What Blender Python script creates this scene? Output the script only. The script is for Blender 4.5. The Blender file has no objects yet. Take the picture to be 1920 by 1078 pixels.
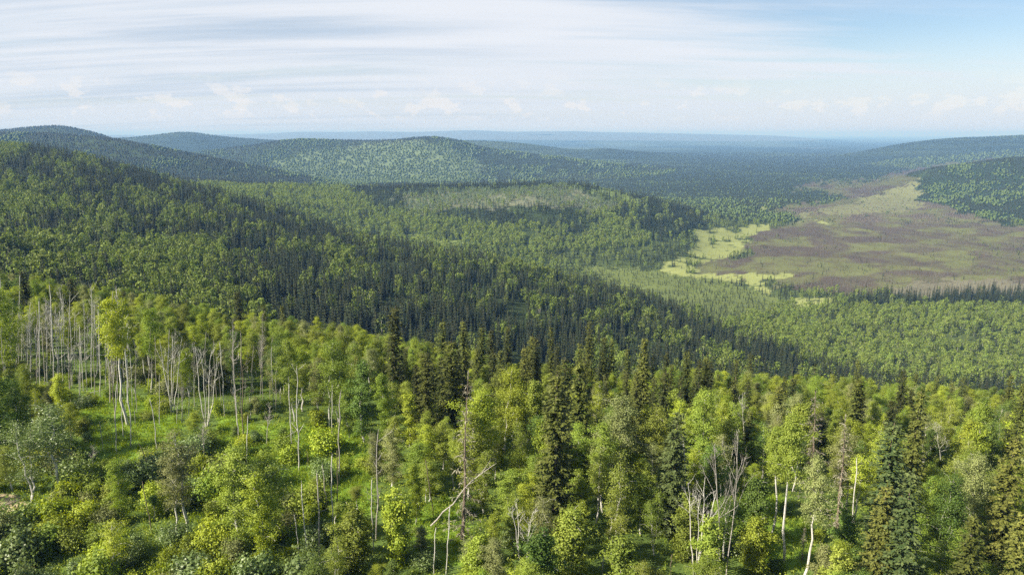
import bpy, math, random
import numpy as np
from mathutils import Vector, Matrix

# ------------------------------------------------------------------ camera, sky, sun, exposure
scene = bpy.context.scene
COL = scene.collection
F_PX, PITCH = 1321.0, math.radians(12.3)          # focal length in photo pixels (1920 wide), downward pitch
CP, SP = math.cos(PITCH), math.sin(PITCH)

cam_data = bpy.data.cameras.new('camera')
cam_data.sensor_width = 36.0
cam_data.lens = 36.0 * F_PX / 1920.0
cam_data.clip_start, cam_data.clip_end = 0.5, 200000.0
cam = bpy.data.objects.new('camera', cam_data)
cam.rotation_euler = (math.pi / 2 - PITCH, 0, 0)
COL.objects.link(cam)
scene.camera = cam

SUN_DIR = Vector((-0.90, -0.34, 0.0)).normalized()
SUN_EL = math.radians(36)
sun_data = bpy.data.lights.new('sun', 'SUN')
sun_data.energy, sun_data.angle, sun_data.color = 5.0, math.radians(0.5), (1.0, 0.915, 0.75)
sun = bpy.data.objects.new('sun', sun_data)
to_sun = Vector((SUN_DIR.x * math.cos(SUN_EL), SUN_DIR.y * math.cos(SUN_EL), math.sin(SUN_EL)))
sun.rotation_euler = to_sun.to_track_quat('Z', 'Y').to_euler()
COL.objects.link(sun)

world = bpy.data.worlds.new('World')
scene.world = world
world.use_nodes = True


def nodes_of(tree):
    """Small node-building helper: N(type, {input: value or socket}, **attributes)."""
    tree.nodes.clear()

    def N(kind, ins=None, **attrs):
        n = tree.nodes.new(kind)
        for k, v in attrs.items():
            setattr(n, k, v)
        for k, v in (ins or {}).items():
            s = n.inputs[k]
            if isinstance(v, bpy.types.NodeSocket):
                tree.links.new(v, s)
            else:
                s.default_value = v
        return n
    return N


def build_sky():
    N = nodes_of(world.node_tree)

    def M(op, a, b=0.0, c=0.0):
        return N('ShaderNodeMath', {0: a, 1: b, 2: c}, operation=op).outputs[0]

    def ramp(v, lo, hi):
        return N('ShaderNodeMapRange', {'Value': v, 'From Min': lo, 'From Max': hi}, interpolation_type='SMOOTHSTEP').outputs[0]

    def noise(vec, scale, detail, rough=0.55, dist=0.0):
        return N('ShaderNodeTexNoise', {'Vector': vec, 'Scale': scale, 'Detail': detail, 'Roughness': rough, 'Distortion': dist}).outputs['Fac']
    sky = N('ShaderNodeTexSky', sky_type='NISHITA', sun_disc=False, sun_elevation=SUN_EL,
            sun_rotation=math.atan2(SUN_DIR.x, SUN_DIR.y), altitude=300.0, air_density=1.0, dust_density=0.8, ozone_density=2.2)
    geo = N('ShaderNodeTexCoord').outputs['Generated']
    sep = N('ShaderNodeSeparateXYZ', {0: geo})
    x, y, z = sep.outputs
    az = M('ARCTAN2', x, y)
    el = M('MAXIMUM', z, 0.0)
    den = M('ADD', el, 0.09)
    px, py = M('DIVIDE', x, den), M('DIVIDE', y, den)
    plane = N('ShaderNodeCombineXYZ', {0: M('MULTIPLY', px, 0.55), 1: py, 2: 0.0}).outputs[0]
    rot = N('ShaderNodeMapping', {'Vector': plane, 'Rotation': (0, 0, 0.16), 'Scale': (0.45, 1.15, 1)}).outputs[0]
    streak = noise(rot, 1.1, 9, 0.60, 0.5)
    broad = noise(rot, 0.28, 4, 0.5, 0.3)
    # thin high veil: thick over the left of the view, breaking up to blue toward the right
    cover = M('ADD', M('MULTIPLY', streak, 0.9), M('MULTIPLY', broad, 0.7))
    cover = M('SUBTRACT', cover, M('MULTIPLY', M('MAXIMUM', M('SUBTRACT', az, -0.02), 0.0), M('ADD', 0.20, M('MULTIPLY', el, 3.0))))
    veil = ramp(cover, 0.42, 0.82)
    # darker bands inside the veil
    rot2 = N('ShaderNodeMapping', {'Vector': plane, 'Rotation': (0, 0, 0.10), 'Location': (3.7, 1.3, 0), 'Scale': (0.34, 1.3, 1)}).outputs[0]
    dark = ramp(noise(rot2, 0.9, 8, 0.60, 0.35), 0.45, 0.68)
    dark = M('MULTIPLY', dark, ramp(az, 0.25, -0.40))
    # small cumulus row above the horizon
    cvec = N('ShaderNodeCombineXYZ', {0: M('MULTIPLY', az, 9.0), 1: M('MULTIPLY', el, 16.0), 2: 0.0}).outputs[0]
    puff = noise(cvec, 2.6, 9, 0.60, 0.1)
    patch = noise(N('ShaderNodeCombineXYZ', {0: M('MULTIPLY', az, 4.0), 1: 0.3, 2: 5.0}).outputs[0], 1.2, 3)
    band = M('MULTIPLY', ramp(el, 0.012, 0.030), ramp(el, 0.090, 0.040))
    puffs = M('MULTIPLY', M('MULTIPLY', ramp(M('ADD', puff, M('MULTIPLY', patch, 0.35)), 0.69, 0.76), band), 0.62)
    lowband = ramp(el, 0.13, 0.015)
    veil = M('MAXIMUM', veil, M('MULTIPLY', lowband, 0.92))
    base_c = N('ShaderNodeMix', {'Factor': dark, 'A': (0.90, 0.935, 1.0, 1), 'B': (0.60, 0.70, 0.82, 1)}, data_type='RGBA')
    c1 = base_c.outputs[2]
    c2 = N('ShaderNodeMix', {'Factor': M('MULTIPLY', lowband, 0.55)}, data_type='RGBA')
    world.node_tree.links.new(c1, c2.inputs[6])
    c2.inputs[7].default_value = (0.74, 0.82, 0.92, 1)
    base_c.inputs[6].default_value = (0.90, 0.935, 1.0, 1)
    base_c.inputs[7].default_value = (0.52, 0.645, 0.80, 1)
    world.node_tree.links.new(dark, base_c.inputs[0])
    c3 = N('ShaderNodeMix', data_type='RGBA')
    world.node_tree.links.new(puffs, c3.inputs[0])
    world.node_tree.links.new(c2.outputs[2], c3.inputs[6])
    c3.inputs[7].default_value = (1.0, 0.97, 0.95, 1)
    bg_sky = N('ShaderNodeBackground', {'Color': sky.outputs[0], 'Strength': 0.052})
    bg_cloud = N('ShaderNodeBackground', {'Color': c3.outputs[2], 'Strength': CLOUD})
    fac = M('MULTIPLY', M('MAXIMUM', veil, puffs), 0.96)
    mix = N('ShaderNodeMixShader', {0: fac, 1: bg_sky.outputs[0], 2: bg_cloud.outputs[0]})
    N('ShaderNodeOutputWorld', {'Surface': mix.outputs[0]})


CLOUD = 0.365
build_sky()

vs = scene.view_settings
vs.view_transform, vs.look, vs.exposure, vs.gamma = 'Standard', 'None', 1.38, 1.0
scene.cycles.max_bounces = 4
scene.cycles.diffuse_bounces = 3
scene.cycles.transmission_bounces = 3
scene.cycles.glossy_bounces = 2
scene.cycles.volume_bounces = 0
scene.cycles.use_denoising = False
scene.cycles.caustics_reflective = scene.cycles.caustics_refractive = False

HAZE_DENSITY = 1.12e-4
rng = np.random.default_rng(7)
random.seed(7)


# ------------------------------------------------------------------ numeric helpers
def pix_dir(u, v):
    a = (539.0 - np.asarray(v, float)) / F_PX
    return (np.asarray(u, float) - 960.0) / F_PX, CP + SP * a, -SP + CP * a


def pix_at(u, v, Y):
    """World point on the sight line of photo pixel (u, v) at forward distance Y metres."""
    dx, dy, dz = pix_dir(u, v)
    return dx / dy * Y, Y, dz / dy * Y


def to_pix(x, y, z):
    w = y * CP - z * SP
    w = np.maximum(w, 1e-3)
    return 960.0 + F_PX * x / w, 539.0 - F_PX * (y * SP + z * CP) / w


def hash2(ix, iy, seed):
    h = (ix.astype(np.int64) * 374761393 + iy.astype(np.int64) * 668265263 + seed * 974711) & 0x7fffffff
    h = ((h ^ (h >> 13)) * 1274126177) & 0x7fffffff
    return ((h ^ (h >> 16)) & 0xffff) / 65535.0


def vnoise(x, y, seed=0):
    x, y = np.asarray(x, float), np.asarray(y, float)
    ix, iy = np.floor(x), np.floor(y)
    fx, fy = x - ix, y - iy
    fx, fy = fx * fx * (3 - 2 * fx), fy * fy * (3 - 2 * fy)
    a, b = hash2(ix, iy, seed), hash2(ix + 1, iy, seed)
    c, d = hash2(ix, iy + 1, seed), hash2(ix + 1, iy + 1, seed)
    return (a + (b - a) * fx) * (1 - fy) + (c + (d - c) * fx) * fy


def fbm(x, y, seed=0, octaves=4):
    t, amp, tot = 0.0, 1.0, 0.0
    for o in range(octaves):
        t = t + amp * vnoise(x * 2 ** o + 17.3 * o, y * 2 ** o - 9.1 * o, seed + o)
        tot += amp
        amp *= 0.5
    return t / tot                                   # 0..1


def in_poly(u, v, poly):
    u, v = np.asarray(u), np.asarray(v)
    inside = np.zeros(np.broadcast(u, v).shape, bool)
    n = len(poly)
    for i in range(n):
        (x1, y1), (x2, y2) = poly[i], poly[(i + 1) % n]
        if y1 == y2:
            continue
        cond = ((y1 > v) != (y2 > v)) & (u < (x2 - x1) * (v - y1) / (y2 - y1) + x1)
        inside ^= cond
    return inside


def smooth(lo, hi, x):
    t = np.clip((x - lo) / (hi - lo), 0, 1)
    return t * t * (3 - 2 * t)


# ------------------------------------------------------------------ the terrain: crest and valley lines, near to far
# every line: [(photo column u, photo row v of the ground, or None and a height z), forward distance Y]
FLOOR = -165.0
Z = lambda u, z, Y: (u, None, Y, z)
LINES = [
    [Z(-400, -41, 10), Z(2300, -41, 10)],
    [Z(-400, -41, 60), Z(960, -41, 60), Z(1920, -43, 60), Z(2300, -44, 60)],
    [Z(-400, -40, 170), Z(0, -41, 160), Z(300, -42, 138), Z(740, -43.5, 122), Z(1000, -47, 115), Z(1300, -50, 120), Z(1600, -54, 128), Z(1920, -58, 132), Z(2300, -60, 135)],
    [Z(-400, -48, 220), Z(0, -55, 225), Z(300, -67, 235), Z(640, -86, 270), Z(1000, -107, 310), Z(1280, -120, 330), Z(1600, -130, 330), Z(1920, -136, 330), Z(2300, -138, 330)],
    [(-400, 400, 450), (0, 430, 440), (300, 480, 420), (640, 535, 420), (1000, 592, 420), (1280, 648, 430), (1600, 650, 520), (1920, 650, 520), (2300, 650, 520)],
    [(-400, 262, 980), (0, 280, 950), (150, 296, 930), (300, 334, 900), (500, 394, 760), (640, 445, 660), (800, 478, 600), (1000, 518, 560), (1150, 560, 530), (1280, 603, 520),
     Z(1450, -162, 600), Z(1600, -162, 620), Z(1920, -158, 600), Z(2300, -158, 600)],
    [Z(-400, -55, 1150), Z(0, -60, 1150), Z(300, -84, 1000), Z(500, -102, 900), Z(640, -128, 820), Z(800, -142, 790), Z(1000, -157, 760), Z(1150, -164, 740), Z(1280, -165, 760), Z(2300, -165, 760)],
    [Z(-400, -62, 1300), Z(0, -66, 1300), Z(300, -92, 1200), (500, 368, 1040), (640, 402, 1000), (800, 425, 980), (1000, 436, 960), (1150, 446, 960), (1260, 452, 980), (1330, 470, 990), Z(1400, -165, 1000), Z(2300, -165, 1000)],
    [Z(-400, -60, 1500), Z(0, -66, 1500), Z(300, -90, 1400), (450, 350, 1300), (640, 357, 1300), (800, 354, 1280), (1000, 350, 1250), (1100, 352, 1250), (1200, 376, 1230), (1300, 405, 1230), (1390, 428, 1230), Z(1500, -165, 1250), Z(1780, -165, 1300), (1920, 415, 1350), (2300, 400, 1350)],
    [Z(-400, -55, 1720), Z(0, -62, 1720), Z(300, -90, 1700), Z(450, -125, 1650), Z(640, -140, 1650), Z(1000, -150, 1700), Z(1400, -162, 1700), Z(1600, -165, 1700), (1730, 380, 1700), (1920, 352, 1700), (2300, 330, 1700)],
    [(-400, 236, 2000), (-100, 240, 2000), (0, 252, 2000), (100, 253, 2000), (200, 260, 2000), (330, 284, 2000), (450, 308, 2000), (550, 328, 2000), (650, 348, 2000), Z(760, -155, 2050), Z(1200, -162, 2050), Z(1560, -165, 2100), (1650, 342, 2100), (1700, 331, 2100), (1750, 320, 2100), (1850, 304, 2100), (1920, 296, 2100), (2300, 272, 2100)],
    [Z(-400, -60, 2400), Z(0, -70, 2400), Z(200, -90, 2400), Z(400, -145, 2400), Z(700, -155, 2400), Z(1000, -158, 2400), Z(1600, -165, 2600), Z(1750, -150, 2600), Z(1920, -115, 2600), Z(2300, -110, 2600)],
    [(-400, 250, 3000), (-60, 252, 3000), (30, 243, 3000), (100, 236, 3000), (150, 243, 3000), (200, 257, 3000), (250, 276, 3100), (340, 292, 3200), (450, 276, 3200), (520, 266, 3200), (570, 263, 3200), (640, 267, 3200), (740, 264, 3200), (810, 257, 3200), (860, 264, 3200), (900, 278, 3200), (1000, 292, 3200), (1100, 303, 3200), (1160, 310, 3200), Z(1300, -165, 3200), Z(1600, -165, 3100), Z(1750, -158, 3000), Z(1920, -120, 3000), Z(2300, -115, 3000)],
    [Z(-400, -130, 3900), Z(0, -150, 3900), Z(1150, -160, 3900), Z(1600, -165, 3700), Z(1750, -140, 3700), Z(1920, -95, 3700), Z(2300, -90, 3700)],
    [(-400, 262, 4800), (180, 262, 4800), (250, 259, 4800), (300, 253, 4800), (345, 246, 4800), (390, 253, 4800), (480, 261, 4800), (560, 265, 4800), (640, 266, 4800), (800, 266, 4800), (880, 264, 4800), (950, 267, 4800), (1000, 272, 4800), (1050, 279, 4800), (1090, 282, 4800), (1140, 277, 4800), (1180, 284, 4800), (1250, 291, 4800), Z(1340, -165, 4800), Z(1550, -165, 4800), (1600, 289, 4800), (1650, 278, 4800), (1700, 269, 4800), (1750, 263, 4800), (1800, 258, 4800), (1850, 256, 4800), (1920, 254, 4800), (2300, 246, 4800)],
    [Z(-400, -160, 6500), Z(1250, -165, 6500), Z(1700, -165, 6500), Z(2300, -150, 6500)],
    [Z(-400, -165, 10000), Z(2300, -165, 10000)],
    [(-400, 252, 16000), (300, 254, 16000), (500, 251, 16000), (560, 247, 16000), (640, 248, 16000), (700, 246, 16000), (780, 248, 16000), (860, 244.5, 16000), (900, 244, 16000), (950, 247, 16000), (1000, 247, 16000), (1080, 246, 16000), (1110, 248, 16000), (1200, 249, 16000), (1300, 251, 16000), (1450, 254, 16000), Z(1600, -165, 16000), Z(2300, -165, 16000)],
    [Z(-400, -165, 22000), Z(2300, -165, 22000)],
    [Z(-400, -165, 56000), Z(2300, -165, 56000)],
]
S_MAX, NS, NL = 1.5, 900, 1100
S_AX = np.linspace(-S_MAX, S_MAX, NS)
LOG_AX = np.linspace(math.log(10), math.log(56000), NL)


def line_tables():
    kern = np.exp(-0.5 * (np.arange(-12, 13) / 4.0) ** 2)
    kern /= kern.sum()
    LY, LZ = [], []
    for ln in LINES:
        s_, y_, z_ = [], [], []
        for p in ln:
            u, v, Y = p[0], p[1], p[2]
            if v is None:
                z = p[3]
                a = math.tan(PITCH + math.atan2(z, Y))
                s = (u - 960) / F_PX / (CP + SP * a)
            else:
                x, _, z = pix_at(u, v, Y)
                s = x / Y
            s_.append(float(s)); y_.append(math.log(Y)); z_.append(float(z))
        yy, zz = np.interp(S_AX, s_, y_), np.interp(S_AX, s_, z_)
        yy = np.convolve(np.pad(yy, 12, 'edge'), kern, 'valid')
        zz = np.convolve(np.pad(zz, 12, 'edge'), kern, 'valid')
        LY.append(yy); LZ.append(zz)
    return np.array(LY), np.array(LZ)


LY, LZ = line_tables()


def build_table():
    K = len(LY)
    h = np.diff(LY, axis=0)
    d = np.diff(LZ, axis=0) / h
    m = np.zeros_like(LY)
    for k in range(1, K - 1):
        same = d[k - 1] * d[k] > 0
        w1, w2 = 2 * h[k] + h[k - 1], h[k] + 2 * h[k - 1]
        with np.errstate(divide='ignore', invalid='ignore'):
            mm = (w1 + w2) / (w1 / d[k - 1] + w2 / d[k])
        m[k] = np.where(same, mm, 0.0)
    T = np.zeros((NS, NL)); KI = np.zeros((NS, NL))
    for i in range(NS):
        ly = LY[:, i]
        k = np.clip(np.searchsorted(ly, LOG_AX, side='right') - 1, 0, K - 2)
        hh = ly[k + 1] - ly[k]
        t = np.clip((LOG_AX - ly[k]) / hh, 0, 1)
        z0, z1, m0, m1 = LZ[k, i], LZ[k + 1, i], m[k, i], m[k + 1, i]
        T[i] = (2 * t**3 - 3 * t**2 + 1) * z0 + (t**3 - 2 * t**2 + t) * hh * m0 + (-2 * t**3 + 3 * t**2) * z1 + (t**3 - t**2) * hh * m1
        KI[i] = k + t
    # natural roughness of the slopes, fading out on the flat valley floor and close to the camera
    Yg = np.exp(LOG_AX)[None, :]
    Sg = S_AX[:, None]
    n = fbm(Sg * 9 + 3, LOG_AX[None, :] * 9, 11, 4) - 0.5
    amp = 0.010 * Yg * np.clip((T - FLOOR) / 60.0, 0.03, 1.0) * smooth(150, 500, Yg) * (1 - smooth(4500, 9000, Yg) * 0.9)
    T += n * np.minimum(amp, 22)
    n2 = fbm(Sg * Yg / 9.0, Yg / 9.0 + 0 * Sg, 23, 3) - 0.5
    T += n2 * 1.6 * (1 - smooth(150, 260, Yg))
    return T, KI


TAB, KTAB = build_table()


def lookup(tab, x, y):
    x, y = np.asarray(x, float), np.asarray(y, float)
    yc = np.clip(y, 10.0, 55999.0)
    s = np.clip(x / yc, -S_MAX + 1e-6, S_MAX - 1e-6)
    fi = (s + S_MAX) / (2 * S_MAX) * (NS - 1)
    fj = (np.log(yc) - LOG_AX[0]) / (LOG_AX[-1] - LOG_AX[0]) * (NL - 1)
    i, j = np.minimum(fi.astype(int), NS - 2), np.minimum(fj.astype(int), NL - 2)
    a, b = fi - i, fj - j
    return (tab[i, j] * (1 - a) + tab[i + 1, j] * a) * (1 - b) + (tab[i, j + 1] * (1 - a) + tab[i + 1, j + 1] * a) * b


def ground_z(x, y):
    return lookup(TAB, x, y)


def hit_ground(u, v, y0=30.0, y1=190.0):
    """Where the sight line of a photo pixel meets the near ground: forward distance Y."""
    Y = np.linspace(y0, y1, 1200)
    x, _, z = pix_at(u, v, Y)
    below = np.nonzero(z - ground_z(x, Y) <= 0)[0]
    return float(Y[below[0]]) if len(below) else None


def stand_under(u, v, H, y0=35.0, y1=190.0):
    """(Y, height) of a tree about H tall that tops out at photo pixel (u, v)."""
    Y = np.linspace(y0, y1, 1200)
    x, _, z = pix_at(u, v, Y)
    over = z - ground_z(x, Y)
    below = np.nonzero(over <= H)[0]
    if len(below):
        return float(Y[below[0]]), H
    i = int(np.argmin(np.where((Y > 80) & (Y < 150), over, 1e9)))      # the rim falls away behind: the nearest fit, a taller tree
    return float(Y[i]), float(over[i])


# ------------------------------------------------------------------ what grows where (boundaries read off the photograph, roughened by noise)
def classify(x, y):
    """Per ground point: spruce share p, deciduous tone t (0 dull grey .. 1 fresh), tree density d, tree height h, ground colour, snag share."""
    z = ground_z(x, y)
    k = lookup(KTAB, x, y)
    u, v = to_pix(x, y, z)
    n1 = fbm(u / 26.0, v / 11.0, 31, 3) - 0.5
    n2 = fbm(u / 30.0 + 40, v / 12.0, 47, 3) - 0.5
    n3 = fbm(u / 5.0, v / 2.4, 141, 2) - 0.5
    n4 = fbm(u / 5.0 + 90, v / 2.4, 151, 2) - 0.5
    uu, vv = u + n1 * 50 + n3 * 40, v + n2 * 18 + n4 * 13
    big = fbm(u / 95.0, v / 34.0, 5, 4)
    fine = fbm(u / 22.0, v / 9.0, 77, 3)
    p = np.full(np.shape(u), 0.5); t = np.full(np.shape(u), 0.7); d = np.ones(np.shape(u)); hgt = np.full(np.shape(u), 11.0)
    snag = np.zeros(np.shape(u))
    g = np.zeros(np.shape(u) + (3,))
    g[:] = (0.030, 0.045, 0.014)

    def put(mask, sp=None, tone=None, dens=None, h=None, col=None, sn=None):
        for arr, val in ((p, sp), (t, tone), (d, dens), (hgt, h), (snag, sn)):
            if val is not None:
                arr[mask] = val[mask] if isinstance(val, np.ndarray) else val
        if col is not None:
            g[mask] = col if not (isinstance(col, np.ndarray) and col.ndim > 1) else col[mask]
    P = lambda poly: in_poly(uu, vv, poly)
    # --- shaded slope A
    A = (k > 2.6) & (k < 5.35)
    put(A, sp=np.clip(0.78 + (big - 0.5) * 2.6, 0.12, 0.96), tone=0.62, h=11.5)
    put(A & P([(-400, 330), (0, 335), (240, 360), (420, 432), (430, 500), (320, 580), (0, 580), (-400, 560)]), sp=np.clip(0.38 + (big - 0.5) * 1.6, 0.08, 0.9), tone=0.75)
    put(A & P([(40, 280), (180, 290), (420, 365), (640, 430), (700, 475), (520, 470), (420, 432), (240, 362), (60, 345), (-400, 335), (-400, 300), (0, 310)]), sp=np.clip(0.92 + (fine - 0.62) * 1.5, 0.3, 0.98), tone=0.6)
    put(A & P([(-400, 255), (60, 262), (55, 290), (0, 305), (-400, 300)]), sp=0.10, tone=0.9)
    put(A & P([(175, 292), (260, 300), (250, 318), (190, 310)]), sp=0.3, tone=0.8)
    put(A & P([(650, 462), (900, 500), (1290, 600), (1260, 640), (1000, 610), (700, 560)]), sp=np.clip(0.70 + (fine - 0.5) * 1.5, 0.2, 0.95))
    # --- ridge B
    B = (k >= 5.35) & (k < 8.3)
    put(B, sp=np.clip(0.20 + (big - 0.5) * 0.9, 0.05, 0.8), tone=0.95, h=10.5)
    put(B & (k > 7.72), sp=0.85, h=11.5)
    put(B & P([(490, 350), (700, 358), (760, 400), (800, 460), (640, 440), (500, 390)]), sp=np.clip(0.25 + (fine - 0.5) * 1.6, 0.05, 0.9))
    put(B & P([(650, 355), (745, 352), (770, 400), (700, 395)]), sp=0.8)
    put(B & P([(800, 402), (960, 378), (1080, 395), (1140, 430), (1100, 440), (980, 425), (880, 425)]), sp=0.75, tone=0.6)
    put(B & P([(745, 372), (850, 362), (1000, 353), (1080, 357), (1165, 388), (1110, 398), (1000, 384), (930, 394), (860, 386), (770, 402)]), sp=np.clip(0.08 + (fine - 0.5) * 0.9, 0, 0.6), tone=0.0, h=9.0, col=(0.12, 0.13, 0.08))
    put(B & P([(1160, 372), (1430, 415), (1450, 440), (1310, 450), (1310, 500), (1230, 500), (1225, 455), (1150, 395)]), sp=np.clip(0.88 + (fine - 0.6), 0.4, 0.96), tone=0.6, h=12)
    put(B & P([(1105, 352), (1160, 358), (1215, 382), (1190, 384), (1130, 366)]), sp=0.2, dens=0.35, h=6.0, col=(0.14, 0.19, 0.055))
    put((k > 5.3) & (k < 6.9) & P([(735, 432), (850, 452), (880, 470), (830, 466), (740, 446)]), dens=0.45, col=(0.14, 0.18, 0.055))
    # --- valley floor: forest, bog meadow, old burn
    V = (k >= 3.0) & (u > 1020) & (z < -147) & (y < 6000)
    put(V, sp=np.clip(0.62 + (big - 0.5) * 0.8, 0.2, 0.95), tone=0.6, h=8.0, col=(0.055, 0.075, 0.022))
    put(V & P([(1080, 500), (1240, 505), (1440, 545), (1480, 575), (1430, 610), (1310, 640), (1280, 600), (1150, 540)]), sp=0.75, dens=0.9, h=4.5, col=(0.10, 0.125, 0.035), tone=0.7)
    put(V & (y < 760) & P([(1300, 640), (1440, 580), (1500, 572), (1700, 560), (2500, 560), (2500, 800), (1200, 800)]), sp=np.clip(0.20 + (fine - 0.5) * 1.3, 0.05, 0.8), tone=0.85, h=8.5, dens=1.0)
    put(V & (y < 800) & P([(1560, 575), (1700, 553), (2500, 553), (2500, 574), (1700, 577)]), sp=0.93, h=12.5)
    fog = fbm(u / 60.0 + 9, v / 9.0, 91, 4)
    ol = np.clip(smooth(0.40, 0.68, fog) * 0.9 + (fbm(x / 14.0, y / 30.0, 93, 3) - 0.5) * 1.3 + smooth(1500, 1850, u) * smooth(380, 500, v) * 0.35, 0, 1)[..., None]
    burn_col = (1 - ol) * np.array((0.066, 0.054, 0.042)) + ol * np.array((0.105, 0.115, 0.043))
    burn = (k > 5.0) & (z < -120) & (y < 6000) & P([(1290, 520), (1310, 488), (1400, 482), (1400, 440), (1500, 412), (1430, 395), (1600, 370), (1480, 352), (1640, 335), (1760, 310), (1920, 286), (2500, 260), (2500, 548), (1600, 552), (1500, 545), (1440, 530)])
    BURN = [(1290, 520), (1310, 488), (1400, 482), (1400, 440), (1500, 412), (1430, 395), (1600, 370), (1480, 352), (1640, 335), (1760, 310), (1920, 286), (2500, 260), (2500, 548), (1600, 552), (1500, 545), (1440, 530)]
    inner = in_poly(u + n1 * 150 + n3 * 40, v + n2 * 52 + n4 * 13, BURN)
    dim = smooth(420, 350, v)[..., None] * 0.30
    put(burn, sp=0.85, dens=np.where(fine > 0.64, 0.45, 0.03), h=4.0, col=burn_col * (1 - dim), sn=np.where(fog < 0.55, 0.9, 0.25))
    put(burn & ~inner, dens=0.38, h=5.0, sp=0.7, col=np.array((0.075, 0.085, 0.035)))
    put(burn & P([(1700, 345), (1740, 335), (1728, 392), (1500, 405), (1600, 380)]), dens=0.08, col=(0.135, 0.145, 0.065), sn=0.5)
    put(burn & P([(1540, 490), (1700, 470), (1720, 510), (1600, 530)]), sn=0.25)
    put(burn & P([(1790, 490), (1850, 452), (1920, 462), (2500, 460), (2500, 512), (1830, 515)]), dens=np.where(fine > 0.5, 0.45, 0.05), sn=0.25, h=4.0, sp=0.6)
    put((k > 5.0) & (z < -140) & P([(1660, 548), (1720, 527), (2500, 520), (2500, 556), (1700, 556)]), dens=0.05, sn=0.9, col=(0.135, 0.130, 0.085))
    put((k > 5.0) & (z < -140) & P([(1280, 528), (1420, 530), (1500, 548), (1440, 552)]), dens=0.5, sp=0.9, h=7)
    med = (k > 4.6) & (z < -135)
    MEADOW = [
        [(1233, 506), (1255, 488), (1302, 470), (1302, 430), (1368, 428), (1440, 418), (1446, 430), (1405, 446), (1398, 470), (1335, 492), (1290, 498), (1320, 514), (1480, 511), (1482, 520), (1420, 526), (1452, 544), (1440, 552), (1400, 532), (1300, 521)],
        [(1478, 562), (1562, 558), (1556, 574), (1492, 579)], [(1420, 388), (1460, 395), (1425, 398)], [(1520, 412), (1580, 424), (1530, 420)]]
    nu, nv = u + n1 * 22 + n3 * 16, v + n2 * 9 + n4 * 6
    for poly in MEADOW:
        put(med & in_poly(nu, nv, poly) & (fbm(u / 15.0, v / 4.0, 171, 3) > 0.34), dens=0.02, sn=0.03, sp=0.8, h=6, col=(0.200, 0.225, 0.075))
    # --- right hill D with its dark patch
    D = (k > 7.6) & (k < 10.6) & (u > 1540) & (z > -163)
    put(D & ~burn, sp=0.85, tone=0.6, h=8)
    put((k > 7.4) & (k < 10.7) & P([(1728, 332), (1765, 318), (1850, 304), (1920, 298), (2500, 270), (2500, 430), (1880, 422), (1810, 402), (1770, 380), (1730, 378)]),
        sp=np.clip(0.72 + (fbm(u / 40.0, v / 14.0, 205, 4) - 0.5) * 2.6, 0.2, 0.97), dens=1.0, h=8, sn=0.0, tone=0.6, col=(0.022, 0.038, 0.016))
    # --- hills further off
    C0 = (k >= 8.3) & (k < 10.5) & (u < 760)
    put(C0, sp=np.clip(0.60 + (big - 0.5) * 2.6, 0.08, 0.95), tone=0.6, h=10)
    C = (k >= 10.5) & (k < 13.2) & (u < 1300) & (z > -160)
    put(C, sp=np.clip(0.42 + (big - 0.5) * 2.6, 0.06, 0.95), tone=0.6, h=10)
    put(C & P([(430, 350), (560, 285), (700, 268), (790, 262), (850, 270), (900, 312), (890, 345)]), sp=np.clip(0.10 + (fine - 0.5) * 1.0, 0.0, 0.6), tone=0.40, h=9, col=(0.095, 0.130, 0.062))
    put(C & P([(640, 262), (800, 254), (860, 262), (780, 268), (660, 285)]), sp=0.85)
    put(C & P([(860, 270), (1010, 292), (1170, 312), (1100, 345), (900, 345), (880, 300)]), sp=np.clip(0.92 + (fine - 0.64) * 2, 0.1, 0.98), tone=0.3)
    put(C & (k > 11.5) & (u < 330), sp=0.8, tone=0.5)
    for m_, f_ in ((A, 1.6), (B, 1.6), (C0, 2.4), (C, 2.4), (D, 2.0)):
        p[m_] = np.clip(0.5 + (p[m_] - 0.5) * f_, 0.02, 0.985)
    far = (k >= 13.2) | ((z < -158) & (y > 1800))
    pl = fbm(x / 900.0, y / 2600.0, 61, 4)
    pr = fbm(u / 160.0, v / 3.2, 62, 3)
    mixf = np.clip(smooth(0.40, 0.70, pl * 0.5 + pr * 0.5), 0, 1)[..., None]
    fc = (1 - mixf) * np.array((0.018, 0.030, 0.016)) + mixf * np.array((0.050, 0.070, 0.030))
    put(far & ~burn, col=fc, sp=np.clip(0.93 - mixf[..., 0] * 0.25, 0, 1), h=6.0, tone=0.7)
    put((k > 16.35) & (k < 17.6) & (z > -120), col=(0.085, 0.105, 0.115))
    return dict(p=p, t=t, d=d, h=hgt, g=g, snag=snag, u=u, v=v, k=k, z=z, burn=burn)


CLEAR = [  # grassy openings of the near plateau, in photo pixels of the ground
    [(140, 745), (230, 730), (330, 775), (350, 850), (280, 885), (200, 880), (150, 820)],
    [(400, 775), (520, 795), (690, 805), (700, 960), (560, 1030), (450, 930), (410, 850)],
    [(770, 940), (875, 930), (900, 1060), (780, 1065)],
    [(1370, 890), (1470, 930), (1530, 1010), (1510, 1078), (1400, 1062)],
]
SAND = [(-60, 925), (30, 928), (46, 950), (42, 1000), (-60, 1025)]


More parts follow.
